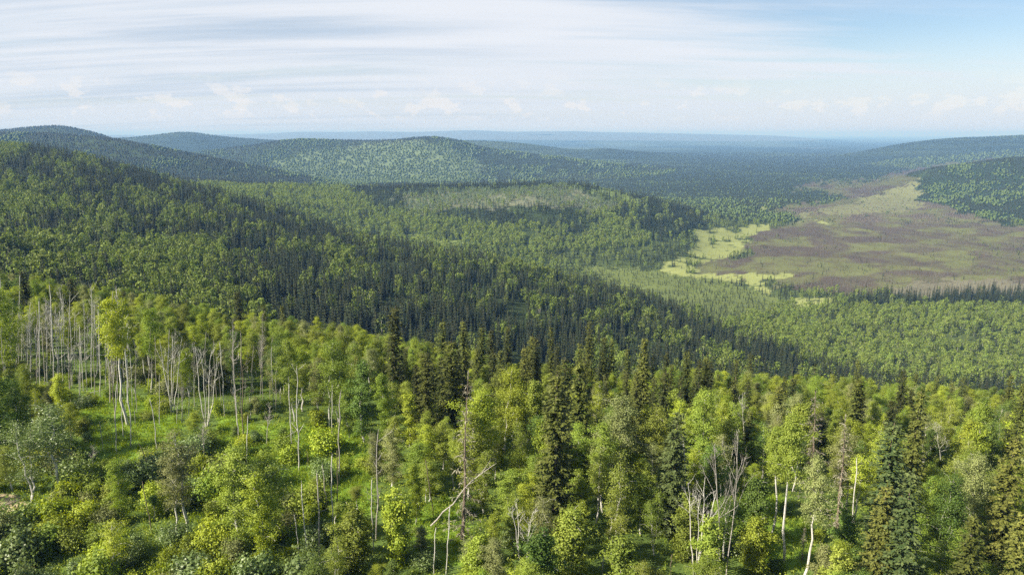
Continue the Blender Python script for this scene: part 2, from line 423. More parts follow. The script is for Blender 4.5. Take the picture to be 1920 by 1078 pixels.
def mesh_from(name, V, Fq, tri=False):
    """Fast mesh from numpy arrays: V (n,3), Fq (m,4) or (m,3)."""
    me = bpy.data.meshes.new(name)
    V = np.ascontiguousarray(V, np.float32); Fq = np.ascontiguousarray(Fq, np.int32)
    m, c = Fq.shape
    me.vertices.add(len(V)); me.vertices.foreach_set('co', V.ravel())
    me.loops.add(m * c); me.loops.foreach_set('vertex_index', Fq.ravel())
    me.polygons.add(m)
    me.polygons.foreach_set('loop_start', np.arange(0, m * c, c, dtype=np.int32))
    me.polygons.foreach_set('loop_total', np.full(m, c, np.int32))
    me.update(calc_edges=True)
    return me


def face_attr(me, name, vals):
    a = me.attributes.new(name, 'FLOAT', 'FACE')
    a.data.foreach_set('value', np.ascontiguousarray(vals, np.float32))


# ------------------------------------------------------------------ materials
def material(name):
    m = bpy.data.materials.new(name)
    m.use_nodes = True
    return m, nodes_of(m.node_tree)


def rgb_mix(N, tree, fac, a, b):
    n = N('ShaderNodeMix', data_type='RGBA')
    for i, v in ((0, fac), (6, a), (7, b)):
        if isinstance(v, bpy.types.NodeSocket):
            tree.links.new(v, n.inputs[i])
        else:
            n.inputs[i].default_value = v if i == 0 else (*v, 1.0)
    return n.outputs[2]


def leaf_material(name, dark, light, alt, trans=0.31, rough=0.55, alt_amount=0.6, spec=0.15):
    """Foliage: each leaf face carries a tint; every tree leans a little to a second hue of its own."""
    m, N = material(name)
    tr = m.node_tree
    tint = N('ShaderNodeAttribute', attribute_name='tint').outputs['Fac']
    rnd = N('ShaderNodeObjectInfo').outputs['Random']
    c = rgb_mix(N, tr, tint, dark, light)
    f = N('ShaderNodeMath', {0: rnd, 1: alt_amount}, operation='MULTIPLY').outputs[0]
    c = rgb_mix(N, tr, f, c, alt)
    hv = N('ShaderNodeMath', {0: rnd, 1: 37.7}, operation='MULTIPLY').outputs[0]
    hv = N('ShaderNodeMath', {0: hv}, operation='FRACT').outputs[0]
    hv = N('ShaderNodeMapRange', {'Value': hv, 'To Min': 0.72, 'To Max': 1.22}).outputs[0]
    c = N('ShaderNodeHueSaturation', {'Color': c, 'Value': hv}).outputs[0]
    b = N('ShaderNodeBsdfPrincipled', {'Base Color': c, 'Roughness': rough, 'Specular IOR Level': spec})
    t = N('ShaderNodeBsdfTranslucent', {'Color': N('ShaderNodeHueSaturation', {'Color': c, 'Saturation': 1.15, 'Value': 1.25, 'Hue': 0.49}).outputs[0]})
    mix = N('ShaderNodeMixShader', {0: trans, 1: b.outputs[0], 2: t.outputs[0]})
    N('ShaderNodeOutputMaterial', {'Surface': mix.outputs[0]})
    return m


def bark_material(name, pale, dark, band, scale=(3, 3, 14)):
    m, N = material(name)
    tr = m.node_tree
    co = N('ShaderNodeTexCoord').outputs['Object']
    mp = N('ShaderNodeMapping', {'Vector': co, 'Scale': scale}).outputs[0]
    n = N('ShaderNodeTexNoise', {'Vector': mp, 'Scale': 1.0, 'Detail': 4.0, 'Roughness': 0.7}).outputs['Fac']
    f = N('ShaderNodeMapRange', {'Value': n, 'From Min': band, 'From Max': band + 0.10}).outputs[0]
    n2 = N('ShaderNodeTexNoise', {'Vector': co, 'Scale': 0.7, 'Detail': 2.0}).outputs['Fac']
    c0 = rgb_mix(N, tr, n2, tuple(a * 0.75 for a in pale), pale)
    c = rgb_mix(N, tr, f, c0, dark)
    b = N('ShaderNodeBsdfPrincipled', {'Base Color': c, 'Roughness': 0.8, 'Specular IOR Level': 0.2})
    N('ShaderNodeOutputMaterial', {'Surface': b.outputs[0]})
    return m


MAT = dict(
    birch=leaf_material('birch_leaves', (0.119, 0.204, 0.026), (0.291, 0.367, 0.059), (0.265, 0.266, 0.052)),
    fresh=leaf_material('fresh_leaves', (0.174, 0.255, 0.026), (0.362, 0.420, 0.050), (0.330, 0.360, 0.043)),
    deep=leaf_material('deep_leaves', (0.067, 0.133, 0.026), (0.158, 0.237, 0.044), (0.141, 0.174, 0.037)),
    dull=leaf_material('dull_leaves', (0.147, 0.188, 0.062), (0.285, 0.311, 0.118), (0.247, 0.247, 0.097)),
    yellow=leaf_material('yellow_leaves', (0.156, 0.220, 0.030), (0.282, 0.360, 0.050), (0.235, 0.290, 0.040)),
    willow=leaf_material('willow_leaves', (0.120, 0.185, 0.055), (0.229, 0.300, 0.105), (0.172, 0.230, 0.060), rough=0.45, spec=0.4),
    spruce=leaf_material('spruce_needles', (0.020, 0.038, 0.010), (0.132, 0.148, 0.030), (0.094, 0.100, 0.021), trans=0.12, rough=0.6),
    spruce_dark=leaf_material('dark_spruce_needles', (0.012, 0.026, 0.010), (0.080, 0.086, 0.022), (0.050, 0.054, 0.015), trans=0.1, rough=0.6),
    spruce_gold=leaf_material('golden_spruce_needles', (0.055, 0.074, 0.018), (0.190, 0.195, 0.042), (0.145, 0.148, 0.032), trans=0.15, rough=0.6),
    spruce_green=leaf_material('green_spruce_needles', (0.028, 0.055, 0.020), (0.105, 0.130, 0.042), (0.075, 0.092, 0.028), trans=0.12, rough=0.6),
    spruce_bare=leaf_material('bare_spruce_twigs', (0.120, 0.105, 0.090), (0.260, 0.250, 0.190), (0.220, 0.210, 0.140), trans=0.05, rough=0.8),
    bare_twigs=leaf_material('bare_birch_twigs', (0.200, 0.170, 0.160), (0.340, 0.310, 0.280), (0.280, 0.250, 0.220), trans=0.05, rough=0.8),
    grey=leaf_material('grey_leaves', (0.100, 0.148, 0.078), (0.180, 0.238, 0.130), (0.145, 0.192, 0.100)),
    far_spruce=leaf_material('far_spruce_needles', (0.010, 0.022, 0.010), (0.038, 0.050, 0.018), (0.032, 0.034, 0.014), trans=0.1, rough=0.7),
    far_birch=leaf_material('far_birch_leaves', (0.077, 0.130, 0.021), (0.188, 0.244, 0.043), (0.161, 0.190, 0.043)),
    far_aspen=leaf_material('far_aspen_leaves', (0.100, 0.165, 0.028), (0.236, 0.300, 0.055), (0.200, 0.235, 0.055)),  # brighter copy of the far birch: stand age and fuller light put into the colour
    distant_birch=leaf_material('distant_birch_leaves', (0.080, 0.140, 0.036), (0.160, 0.225, 0.060), (0.140, 0.180, 0.055)),
    burnt=leaf_material('burnt_wood', (0.085, 0.070, 0.054), (0.190, 0.165, 0.140), (0.130, 0.110, 0.088), trans=0.0, rough=0.9),
    grass=leaf_material('grass_blades', (0.131, 0.220, 0.018), (0.273, 0.352, 0.039), (0.226, 0.286, 0.033), trans=0.4),
    bark_white=bark_material('white_birch_bark', (0.54, 0.52, 0.48), (0.09, 0.078, 0.065), 0.56),
    bark_grey=bark_material('weathered_bark', (0.38, 0.35, 0.32), (0.12, 0.10, 0.085), 0.53),
    bark_brown=bark_material('brown_bark', (0.19, 0.15, 0.115), (0.07, 0.055, 0.04), 0.52),
    bark_log=bark_material('bleached_log', (0.50, 0.44, 0.35), (0.22, 0.17, 0.12), 0.58),
)


def ground_material():
    m, N = material('forest_floor')
    tr = m.node_tree
    col = N('ShaderNodeAttribute', attribute_name='soil').outputs['Color']
    pos = N('ShaderNodeNewGeometry').outputs['Position']
    n1 = N('ShaderNodeTexNoise', {'Vector': pos, 'Scale': 0.55, 'Detail': 6.0, 'Roughness': 0.65}).outputs['Fac']
    n2 = N('ShaderNodeTexNoise', {'Vector': pos, 'Scale': 0.02, 'Detail': 8.0, 'Roughness': 0.7}).outputs['Fac']
    v1 = N('ShaderNodeMapRange', {'Value': n1, 'From Min': 0.25, 'From Max': 0.75, 'To Min': 0.62, 'To Max': 1.40}).outputs[0]
    v2 = N('ShaderNodeMapRange', {'Value': n2, 'From Min': 0.25, 'From Max': 0.75, 'To Min': 0.75, 'To Max': 1.25}).outputs[0]
    v = N('ShaderNodeMath', {0: v1, 1: v2}, operation='MULTIPLY').outputs[0]
    c = N('ShaderNodeHueSaturation', {'Color': col, 'Value': v}).outputs[0]
    bmp = N('ShaderNodeBump', {'Strength': 0.5, 'Distance': 0.4, 'Height': n1})
    b = N('ShaderNodeBsdfPrincipled', {'Base Color': c, 'Roughness': 0.95, 'Specular IOR Level': 0.1, 'Normal': bmp.outputs[0]})
    N('ShaderNodeOutputMaterial', {'Surface': b.outputs[0]})
    return m


def build_ground():
    near = np.array([-55, -40, -25, -10, 0, 10, 18, 26], float)
    ly = np.concatenate([near, np.exp(np.concatenate([
        np.linspace(math.log(32), math.log(170), 230, endpoint=False),
        np.linspace(math.log(170), math.log(1500), 330, endpoint=False),
        np.linspace(math.log(1500), math.log(7000), 220, endpoint=False),
        np.linspace(math.log(7000), math.log(55500), 90)]))])
    ns = 620
    sv = np.linspace(-1.12, 1.12, ns)
    Yg, Sg = np.meshgrid(ly, sv, indexing='ij')
    X = Sg * (Yg + 60)
    z = ground_z(X, Yg)
    V = np.stack([X, Yg, z], -1).reshape(-1, 3)
    a = (np.arange(len(ly) - 1)[:, None] * ns + np.arange(ns - 1)[None, :]).ravel()
    Fq = np.stack([a, a + 1, a + ns + 1, a + ns], 1)
    me = mesh_from('ground', V, Fq)
    me.polygons.foreach_set('use_smooth', np.ones(len(Fq), bool))
    c = classify(X.ravel(), Yg.ravel())
    g = c['g']
    u, v = c['u'], c['v']
    nearm = (c['k'] < 2.3) | (Yg.ravel() < 60)
    g[nearm] = (0.075, 0.115, 0.026)
    n1 = fbm(X.ravel() / 3.0, Yg.ravel() / 3.0, 81, 3) - 0.5
    for poly in CLEAR:
        g[nearm & in_poly(u + n1 * 40, v + n1 * 30, poly)] = (0.130, 0.210, 0.026)
    g[nearm & in_poly(u + n1 * 60, v + n1 * 50, SAND) & (n1 < 0.12)] = (0.27, 0.22, 0.135)
    at = me.color_attributes.new('soil', 'FLOAT_COLOR', 'POINT')
    at.data.foreach_set('color', np.concatenate([g, np.ones((len(g), 1))], 1).astype(np.float32).ravel())
    me.materials.append(ground_material())
    o = bpy.data.objects.new('ground', me)
    o['kind'] = 'structure'
    COL.objects.link(o)
    return o


build_ground()


# ------------------------------------------------------------------ shape builders
class Shape:
    """Collects quads (tubes, leaf blades) with a tint and a material index per face, then links them as ONE mesh."""
    def __init__(self):
        self.V, self.F, self.T, self.M, self.n = [], [], [], [], 0

    def quads(self, V, F, tint, mat=0):
        V = np.asarray(V, float); F = np.asarray(F, int)
        self.V.append(V); self.F.append(F + self.n); self.n += len(V)
        self.T.append(np.broadcast_to(np.asarray(tint, float), (len(F),)))
        self.M.append(np.full(len(F), mat))

    def tube(self, pts, radii, sides=5, mat=0, cap=True):
        pts = np.asarray(pts, float); radii = np.asarray(radii, float)
        n = len(pts)
        tan = np.gradient(pts, axis=0)
        tan /= np.linalg.norm(tan, axis=1, keepdims=True) + 1e-9
        ref = np.where(np.abs(tan[:, 2:3]) > 0.9, np.array([[1.0, 0, 0]]), np.array([[0, 0, 1.0]]))
        a = np.cross(tan, ref); a /= np.linalg.norm(a, axis=1, keepdims=True) + 1e-9
        b = np.cross(tan, a)
        ang = np.linspace(0, 2 * math.pi, sides, endpoint=False)
        ring = pts[:, None, :] + radii[:, None, None] * (np.cos(ang)[None, :, None] * a[:, None, :] + np.sin(ang)[None, :, None] * b[:, None, :])
        i = np.arange(n - 1)[:, None] * sides; j = np.arange(sides)[None, :]; jn = (j + 1) % sides
        F = np.stack([i + j, i + jn, i + sides + jn, i + sides + j], -1).reshape(-1, 4)
        V = ring.reshape(-1, 3)
        if cap:
            V = np.concatenate([V, pts[-1:] + tan[-1:] * radii[-1] * 0.6])
            top = (n - 1) * sides
            j = np.arange(sides)
            F = np.concatenate([F, np.stack([top + j, top + (j + 1) % sides, np.full(sides, n * sides), np.full(sides, n * sides)], 1)])
        self.quads(V, F, 0.5, mat)

    def blades(self, C, D, Nrm, length, width, tint, mat=0, fold=0.18):
        """Rhombic leaf blades at centres C along D, facing roughly Nrm."""
        C = np.asarray(C, float); n = len(C)
        D = D / (np.linalg.norm(D, axis=1, keepdims=True) + 1e-9)
        S = np.cross(D, Nrm); S /= np.linalg.norm(S, axis=1, keepdims=True) + 1e-9
        U = np.cross(S, D)
        L = (np.zeros(n) + length)[:, None]; W = (np.zeros(n) + width)[:, None]
        V = np.stack([C - D * L * 0.5, C + S * W * 0.5 + U * W * fold, C + D * L * 0.5, C - S * W * 0.5 + U * W * fold], 1).reshape(-1, 3)
        self.quads(V, np.arange(4 * n).reshape(n, 4), tint, mat)

    def data(self, name, mats):
        V, F = np.concatenate(self.V), np.concatenate(self.F)
        deg = F[:, 2] == F[:, 3]
        me = bpy.data.meshes.new(name)
        if deg.any():
            faces = [tuple(f[:3]) if q else tuple(f) for f, q in zip(F.tolist(), deg.tolist())]
            me.from_pydata(V.tolist(), [], faces)
            me.update()
        else:
            me = mesh_from(name, V, F)
        face_attr(me, 'tint', np.concatenate(self.T))
        me.polygons.foreach_set('material_index', np.concatenate(self.M).astype(np.int32))
        for m in mats:
            me.materials.append(MAT[m])
        return me


def unit(n, r):
    v = r.normal(size=(n, 3))
    return v / (np.linalg.norm(v, axis=1, keepdims=True) + 1e-9)


def wobble_line(r, p0, p1, n=6, amp=0.1):
    p0, p1 = np.asarray(p0, float), np.asarray(p1, float)
    t = np.linspace(0, 1, n)[:, None]
    w = np.cumsum(r.normal(size=(n, 3)), 0) * amp
    w -= w[:1] + (w[-1:] - w[:1]) * t
    return p0 + (p1 - p0) * t + w * np.array([1, 1, 0.3])


def curve_at(pts, t):
    f = t * (len(pts) - 1); i = min(int(f), len(pts) - 2)
    return pts[i] + (pts[i + 1] - pts[i]) * (f - i)


def leaf_cluster(sh, r, P, n, spread, size, up=0.5, centre=None, tint0=0.4, mat=0):
    """n leaves scattered round every point of P."""
    C = np.repeat(P, n, 0)
    C = C + r.normal(size=C.shape) * spread * np.array([1, 1, 0.75])
    D = unit(len(C), r) + np.array([0, 0, -0.3])
    loc = C - np.repeat(P, n, 0)
    Nn = unit(len(C), r) * 0.55 + np.array([0, 0, up]) + 0.8 * loc / (np.linalg.norm(loc, axis=1, keepdims=True) + 1e-6)
    if centre is not None:
        out = C - centre; out[:, 2] *= 0.4
        Nn = Nn + 0.9 * out / (np.linalg.norm(out, axis=1, keepdims=True) + 1e-6)
    s = size * r.uniform(0.65, 1.25, len(C))
    cl = np.repeat(r.uniform(-0.22, 0.22, len(P)), n)
    sh.blades(C, D, Nn, s, s * r.uniform(0.6, 0.85, len(C)), np.clip(tint0 + cl + r.normal(size=len(C)) * 0.2, 0, 1), mat)


def make_birch(seed, H, start, R, leaves, leaf=0.142, stems=1, droop=0.2, nb=34, round_=0.35, sparse=0.0):
    """A broadleaved tree: (trunk and crown) shapes."""
    r = np.random.default_rng(seed)
    wood, crown = Shape(), Shape()
    for st in range(stems):
        base = np.array([0, 0, -0.4]) + (np.array([r.normal() * 0.25, r.normal() * 0.25, 0]) if stems > 1 else 0)
        top = np.array([r.normal() * 0.05 * H + (st - (stems - 1) / 2) * 0.10 * H * (stems > 1), r.normal() * 0.04 * H, H * (1 - 0.12 * st)])
        tr = wobble_line(r, base, top, 9, 0.016 * H)
        rad = (0.0105 * H + 0.02) / (1 + 0.25 * (stems - 1))
        wood.tube(tr, np.linspace(rad, 0.02, 9) ** 1.0, 6)
        tips, n_b = [], nb // stems
        az_l = r.uniform(0, 6.28)
        for b in range(n_b):
            t = start + (0.98 - start) * (b + r.uniform(0, 1)) / n_b
            q = (t - start) / (1 - start)
            prof = math.sqrt(max(0.0, 1 - ((q - round_) / (1 - round_)) ** 2)) if q > round_ else 0.50 + 0.50 * q / round_
            Lb = R * prof * (0.72 + 0.38 * math.sin(az_l + 2.1 * b * 2.4 + 3 * q)) * r.uniform(0.50, 1.25) / (1 + 0.2 * (stems - 1)) + 0.15
            az = b * 2.4 + r.uniform(-0.5, 0.5)
            rise = r.uniform(0.25, 0.75) + 0.5 * q
            o = curve_at(tr, t)
            d = np.array([math.cos(az), math.sin(az), rise])
            mid = o + d * Lb * 0.55
            end = o + np.array([math.cos(az) * Lb, math.sin(az) * Lb, rise * Lb * 0.75 - droop * Lb])
            br = np.array([o, (o + mid) / 2, mid, end])
            wood.tube(br, np.linspace(max(0.012, rad * 0.38 * (1 - 0.6 * q)), 0.006, 4), 3, cap=False)
            m = max(1, int(2.6 * prof + 0.8))
            for k in range(m):
                pt = curve_at(br, 0.35 + 0.65 * (k + r.uniform(0, 1)) / m)
                if r.uniform() > sparse:
                    tips.append(pt + r.normal(size=3) * 0.10 * R)
        tips.append(tr[-1]); tips.append(tr[-2])
        tips = np.array(tips)
        per = max(6, int(1.85 * leaves / stems / len(tips)))
        ctr = np.array([top[0] * 0.6, top[1] * 0.6, H * (start + (1 - start) * 0.45)])
        leaf_cluster(crown, r, tips, per, 0.125 * R + 0.05, leaf, 0.3, ctr)
    return wood, crown


def make_spruce(seed, H, R, dens=1.0, start=0.05, cone=0.9, tuft=0.30, bare=False, power=0.72):
    r = np.random.default_rng(seed)
    wood, crown = Shape(), Shape()
    tr = wobble_line(r, (0, 0, -0.4), (r.normal() * 0.012 * H, r.normal() * 0.012 * H, H * 0.985), 9, 0.004 * H)
    rad = 0.0095 * H + 0.03
    wood.tube(tr, np.linspace(rad, 0.015, 9), 6)
    C, D, Nn, Tn, Ls = [], [], [], [], []
    z = start
    while z < 0.985:
        R_here = R * (1 - z) ** power * (0.35 + 0.65 * min(1.0, (z - start + 0.12) / 0.22)) * r.uniform(0.62, 1.12) + 0.24
        nb = int(r.integers(7, 10))
        if bare:
            nb = int(r.integers(3, 6))
        a0 = r.uniform(0, 6.28)
        for b in range(nb):
            if r.uniform() < 0.10:
                continue
            az = a0 + b * 6.283 / nb + r.normal() * 0.25
            Lb = R_here * r.uniform(0.70, 1.15)
            o = curve_at(tr, z)
            sl = -0.22 - 0.35 * (1 - z) + r.normal() * 0.10
            if z > 0.86:
                sl = 0.25 + r.normal() * 0.15
            h = np.array([math.cos(az), math.sin(az), 0.0])
            side = np.array([-math.sin(az), math.cos(az), 0.0])
            n = max(2, int(Lb / 0.22 * dens))
            s = (np.arange(n) + r.uniform(0.1, 0.9, n)) / n
            pts = o + h * (Lb * s)[:, None] + np.array([0, 0, 1.0]) * (Lb * (sl * s + 0.30 * s ** 2))[:, None]
            if bare:
                wood.tube([o, o + h * Lb * 0.5 + np.array([0, 0, sl * 0.5 * Lb]), pts[-1]], [0.016, 0.010, 0.004], 3, cap=False)
            for w in (-1, 1, 0, 0.5, -0.5):
                m = len(pts)
                dd = h * r.uniform(0.5, 1.0, (m, 1)) + side * (w * r.uniform(0.5, 1.1, (m, 1))) + np.array([0, 0, 1.0]) * r.uniform(-0.75, 0.15, (m, 1))
                C.append(pts + dd * 0.12 + r.normal(size=(m, 3)) * 0.05); D.append(dd)
                Nn.append(np.array([0, 0, 1.0]) + 0.55 * h + r.normal(size=(m, 3)) * 0.45)
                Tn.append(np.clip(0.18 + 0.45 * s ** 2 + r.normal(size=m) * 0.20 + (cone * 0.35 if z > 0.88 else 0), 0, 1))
                Ls.append(tuft * r.uniform(0.7, 1.3, m) * (0.9 if z > 0.85 else 1))
        z += (0.32 / H) * (1.0 if not bare else 1.4) * r.uniform(0.8, 1.2)
    C, D, Nn, Tn, Ls = (np.concatenate(q) for q in (C, D, Nn, Tn, Ls))
    if bare:
        keep = r.uniform(size=len(C)) < 0.55
        C, D, Nn, Tn, Ls = C[keep], D[keep], Nn[keep], Tn[keep], Ls[keep] * 0.9
        crown.blades(C, D, Nn, Ls * 1.2, Ls * 0.22, Tn)
    else:
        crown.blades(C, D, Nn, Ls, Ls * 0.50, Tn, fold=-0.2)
    # the pointed leader
    crown.blades(curve_at(tr, 1.0) + np.array([[0, 0, -0.1], [0, 0, 0.05], [0.0, 0, 0.2]]), np.array([[0.1, 0, 1.0], [0, 0.1, 1.0], [0, 0, 1.0]]), np.array([[1.0, 0, 0], [0, 1.0, 0], [-1.0, 0, 0]]), 0.5, 0.14, 0.5)
    return wood, crown


def make_shrub(seed, H, R, leaves, leaf=0.19):
    r = np.random.default_rng(seed)
    wood, crown = Shape(), Shape()
    tips = []
    for s in range(9):
        az = s * 2.4 + r.normal() * 0.3
        L = r.uniform(0.6, 1.0)
        e = np.array([math.cos(az) * R * L * r.uniform(0.2, 0.95), math.sin(az) * R * L * r.uniform(0.2, 0.95), H * r.uniform(0.62, 1.0)])
        st = wobble_line(r, (r.normal() * 0.12, r.normal() * 0.12, -0.2), e, 6, 0.05 * H)
        wood.tube(st, np.linspace(0.035, 0.008, 6), 4, cap=False)
        for k in range(9):
            pt = curve_at(st, 0.25 + 0.75 * (k + r.uniform(0, 1)) / 9)
            tips.append(pt + r.normal(size=3) * np.array([0.20 * R, 0.20 * R, 0.09 * H]))
    tips = np.array(tips)
    tips[:, 2] = np.maximum(tips[:, 2], 0.15)
    leaf_cluster(crown, r, tips, max(5, leaves // len(tips)), 0.16 * R + 0.04, leaf, 0.4, np.array([0, 0, H * 0.35]))
    return wood, crown


def make_dead(seed, H, kind):
    """Bare stems: 'pole' (snapped), 'stubby' (short broken limbs), 'forked' (a whole bare crown), 'clump' (several stems from one root), 'twiggy'."""
    r = np.random.default_rng(seed)
    wood, crown = Shape(), Shape()

    def limb(o, d, L, rad, depth):
        d = d / np.linalg.norm(d)
        n = 5
        pts = [o]
        cur = d.copy()
        for i in range(n - 1):
            cur = cur + r.normal(size=3) * 0.16 + np.array([0, 0, 0.07])
            cur /= np.linalg.norm(cur)
            pts.append(pts[-1] + cur * L / (n - 1))
        pts = np.array(pts)
        crown.tube(pts, np.linspace(rad, rad * (0.45 if depth else 0.2), n), 5 if depth > 1 else 3, cap=False)
        if depth > 0:
            for q in range(int(r.integers(2, 4))):
                t = r.uniform(0.35, 1.0)
                az = r.uniform(0, 6.28)
                nd = cur * 0.9 + 0.75 * np.array([math.cos(az), math.sin(az), r.uniform(-0.1, 0.6)])
                limb(curve_at(pts, t), nd, L * r.uniform(0.4, 0.7), max(0.010, rad * 0.5 * (1.2 - 0.4 * t)), depth - 1)
    if kind == 'clump':
        heads = [(a, r.uniform(0.75, 1.0)) for a in np.arange(4) * 1.57 + r.uniform(0, 1)]
    else:
        heads = [(r.uniform(0, 6.28), 1.0)]
    for a, f in heads:
        sp = 0.16 * H if kind == 'clump' else 0.02 * H
        top = np.array([math.cos(a) * sp, math.sin(a) * sp, H * f])
        tr = wobble_line(r, (math.cos(a) * 0.12 * (kind == 'clump'), math.sin(a) * 0.12 * (kind == 'clump'), -0.4), top, 9, 0.010 * H)
        rad = 0.0062 * H + 0.025
        endr = {'pole': 0.75, 'stubby': 0.45}.get(kind, 0.25)
        wood.tube(tr, np.linspace(rad, rad * endr, 9), 7)
        nl = {'pole': 3, 'stubby': 9, 'forked': 9, 'clump': 5, 'twiggy': 26}[kind]
        for b in range(nl):
            t = {'pole': r.uniform(0.3, 0.95), 'stubby': r.uniform(0.3, 1.0), 'forked': r.uniform(0.45, 1.0), 'clump': r.uniform(0.55, 1.0), 'twiggy': r.uniform(0.45, 1.0)}[kind]
            az = b * 2.4 + r.uniform(-0.6, 0.6)
            el = r.uniform(0.1, 0.9) if kind in ('pole', 'stubby') else r.uniform(0.5, 1.3)
            d = np.array([math.cos(az), math.sin(az), el])
            L = {'pole': 0.5, 'stubby': 0.18 * H * r.uniform(0.4, 1.1), 'forked': 0.32 * H * (1.25 - t) * r.uniform(0.8, 1.2), 'clump': 0.24 * H * (1.2 - t) + 0.3, 'twiggy': 0.20 * H * (1.3 - t)}[kind]
            limb(curve_at(tr, t), d, L, rad * {'pole': 0.3, 'stubby': 0.45}.get(kind, 0.45) * (1.1 - 0.6 * t), {'pole': 0, 'stubby': 1, 'forked': 3, 'clump': 2, 'twiggy': 2}[kind])
        if kind == 'pole' or kind == 'stubby':            # splintered end
            for q in range(3):
                crown.tube([top, top + np.array([r.normal() * 0.06, r.normal() * 0.06, r.uniform(0.2, 0.5)])], [rad * endr * 0.5, 0.008], 3, cap=False)
    return wood, crown


# ------------------------------------------------------------------ distant and middle-distance forests (stuff)
def mid_spruce(seed, tiers=9, spokes=7):
    r = np.random.default_rng(seed)
    s = Shape()
    s.tube([(0, 0, -0.06), (0, 0, 0.9)], [0.012, 0.004], 4, mat=1, cap=False)
    C, D, Nn, T, L = [], [], [], [], []
    for i in range(tiers):
        z = 0.06 + 0.9 * i / tiers
        R = 0.118 * (1 - z) ** 0.65 * r.uniform(0.75, 1.15) + 0.012
        for j in range(spokes):
            a = j * 6.283 / spokes + r.uniform(0, 0.8)
            h = np.array([math.cos(a), math.sin(a), -0.55])
            C.append([h[0] * R * 0.55, h[1] * R * 0.55, z + 0.01 - R * 0.2 + r.normal() * 0.012]); D.append(h)
            Nn.append([h[0] * 0.7, h[1] * 0.7, 1.0]); T.append(np.clip(0.35 + r.normal() * 0.28 + 0.2 * (z > 0.8), 0, 1)); L.append(R * 1.25)
    L = np.array(L)
    s.blades(np.array(C), np.array(D), np.array(Nn), L, L * 0.95, np.array(T), fold=-0.22)
    s.blades(np.array([[0, 0, 0.95], [0, 0, 0.95]]), np.array([[0, 0, 1.0]] * 2), np.array([[1.0, 0, 0], [0, 1.0, 0]]), 0.13, 0.035, 0.5)
    return s


def mid_birch(seed, cards=190, R=0.24, start=0.28, size=0.075):
    r = np.random.default_rng(seed)
    s = Shape()
    s.tube([(0, 0, -0.06), (r.normal() * 0.02, 0, 0.45), (r.normal() * 0.03, 0, 0.8)], [0.013, 0.010, 0.004], 4, mat=1, cap=False)
    k = 20
    q = r.uniform(0, 1, k)
    az = np.arange(k) * 2.4 + r.normal(size=k) * 0.3
    prof = R * np.sqrt(np.clip(1 - ((q - 0.4) / 0.62) ** 2, 0.05, 1)) * r.uniform(0.25, 0.85, k)
    P = np.stack([np.cos(az) * prof, np.sin(az) * prof, start + (0.93 - start) * q], 1)
    C = np.repeat(P, cards // k, 0)
    o = unit(len(C), r)
    C = C + o * np.array([0.42, 0.42, 0.36]) * R * r.uniform(0.6, 1.0, (len(C), 1))
    ctr = np.array([0, 0, start + (1 - start) * 0.4])
    Nn = o * 0.9 + 0.5 * unit(len(C), r) + np.array([0, 0, 0.35])
    sz = size * r.uniform(0.7, 1.3, len(C))
    cl = np.repeat(r.uniform(-0.25, 0.25, k), cards // k)
    s.blades(C, np.cross(Nn, unit(len(C), r)), Nn, sz, sz * 0.85, np.clip(0.45 + cl + r.normal(size=len(C)) * 0.15, 0, 1))
    return s


def mid_snag(seed):
    r = np.random.default_rng(seed)
    s = Shape()
    s.tube([(0, 0, -0.06), (r.normal() * 0.015, r.normal() * 0.015, 0.5), (r.normal() * 0.03, r.normal() * 0.03, 1)], [0.016, 0.012, 0.004], 4, cap=False)
    for i in range(14):
        z = r.uniform(0.3, 0.97); a = r.uniform(0, 6.28); L = 0.10 * (1.2 - z)
        s.tube([(0, 0, z), (math.cos(a) * L, math.sin(a) * L, z - 0.03)], [0.006, 0.003], 3, cap=False)
    return s


def source_collection(name, meshes):
    c = bpy.data.collections.new(name)                    # never linked to the scene: only a store of shapes for the forests below
    for i, me in enumerate(meshes):
        c.objects.link(bpy.data.objects.new(f'{name}_{i:02d}', me))
    return c


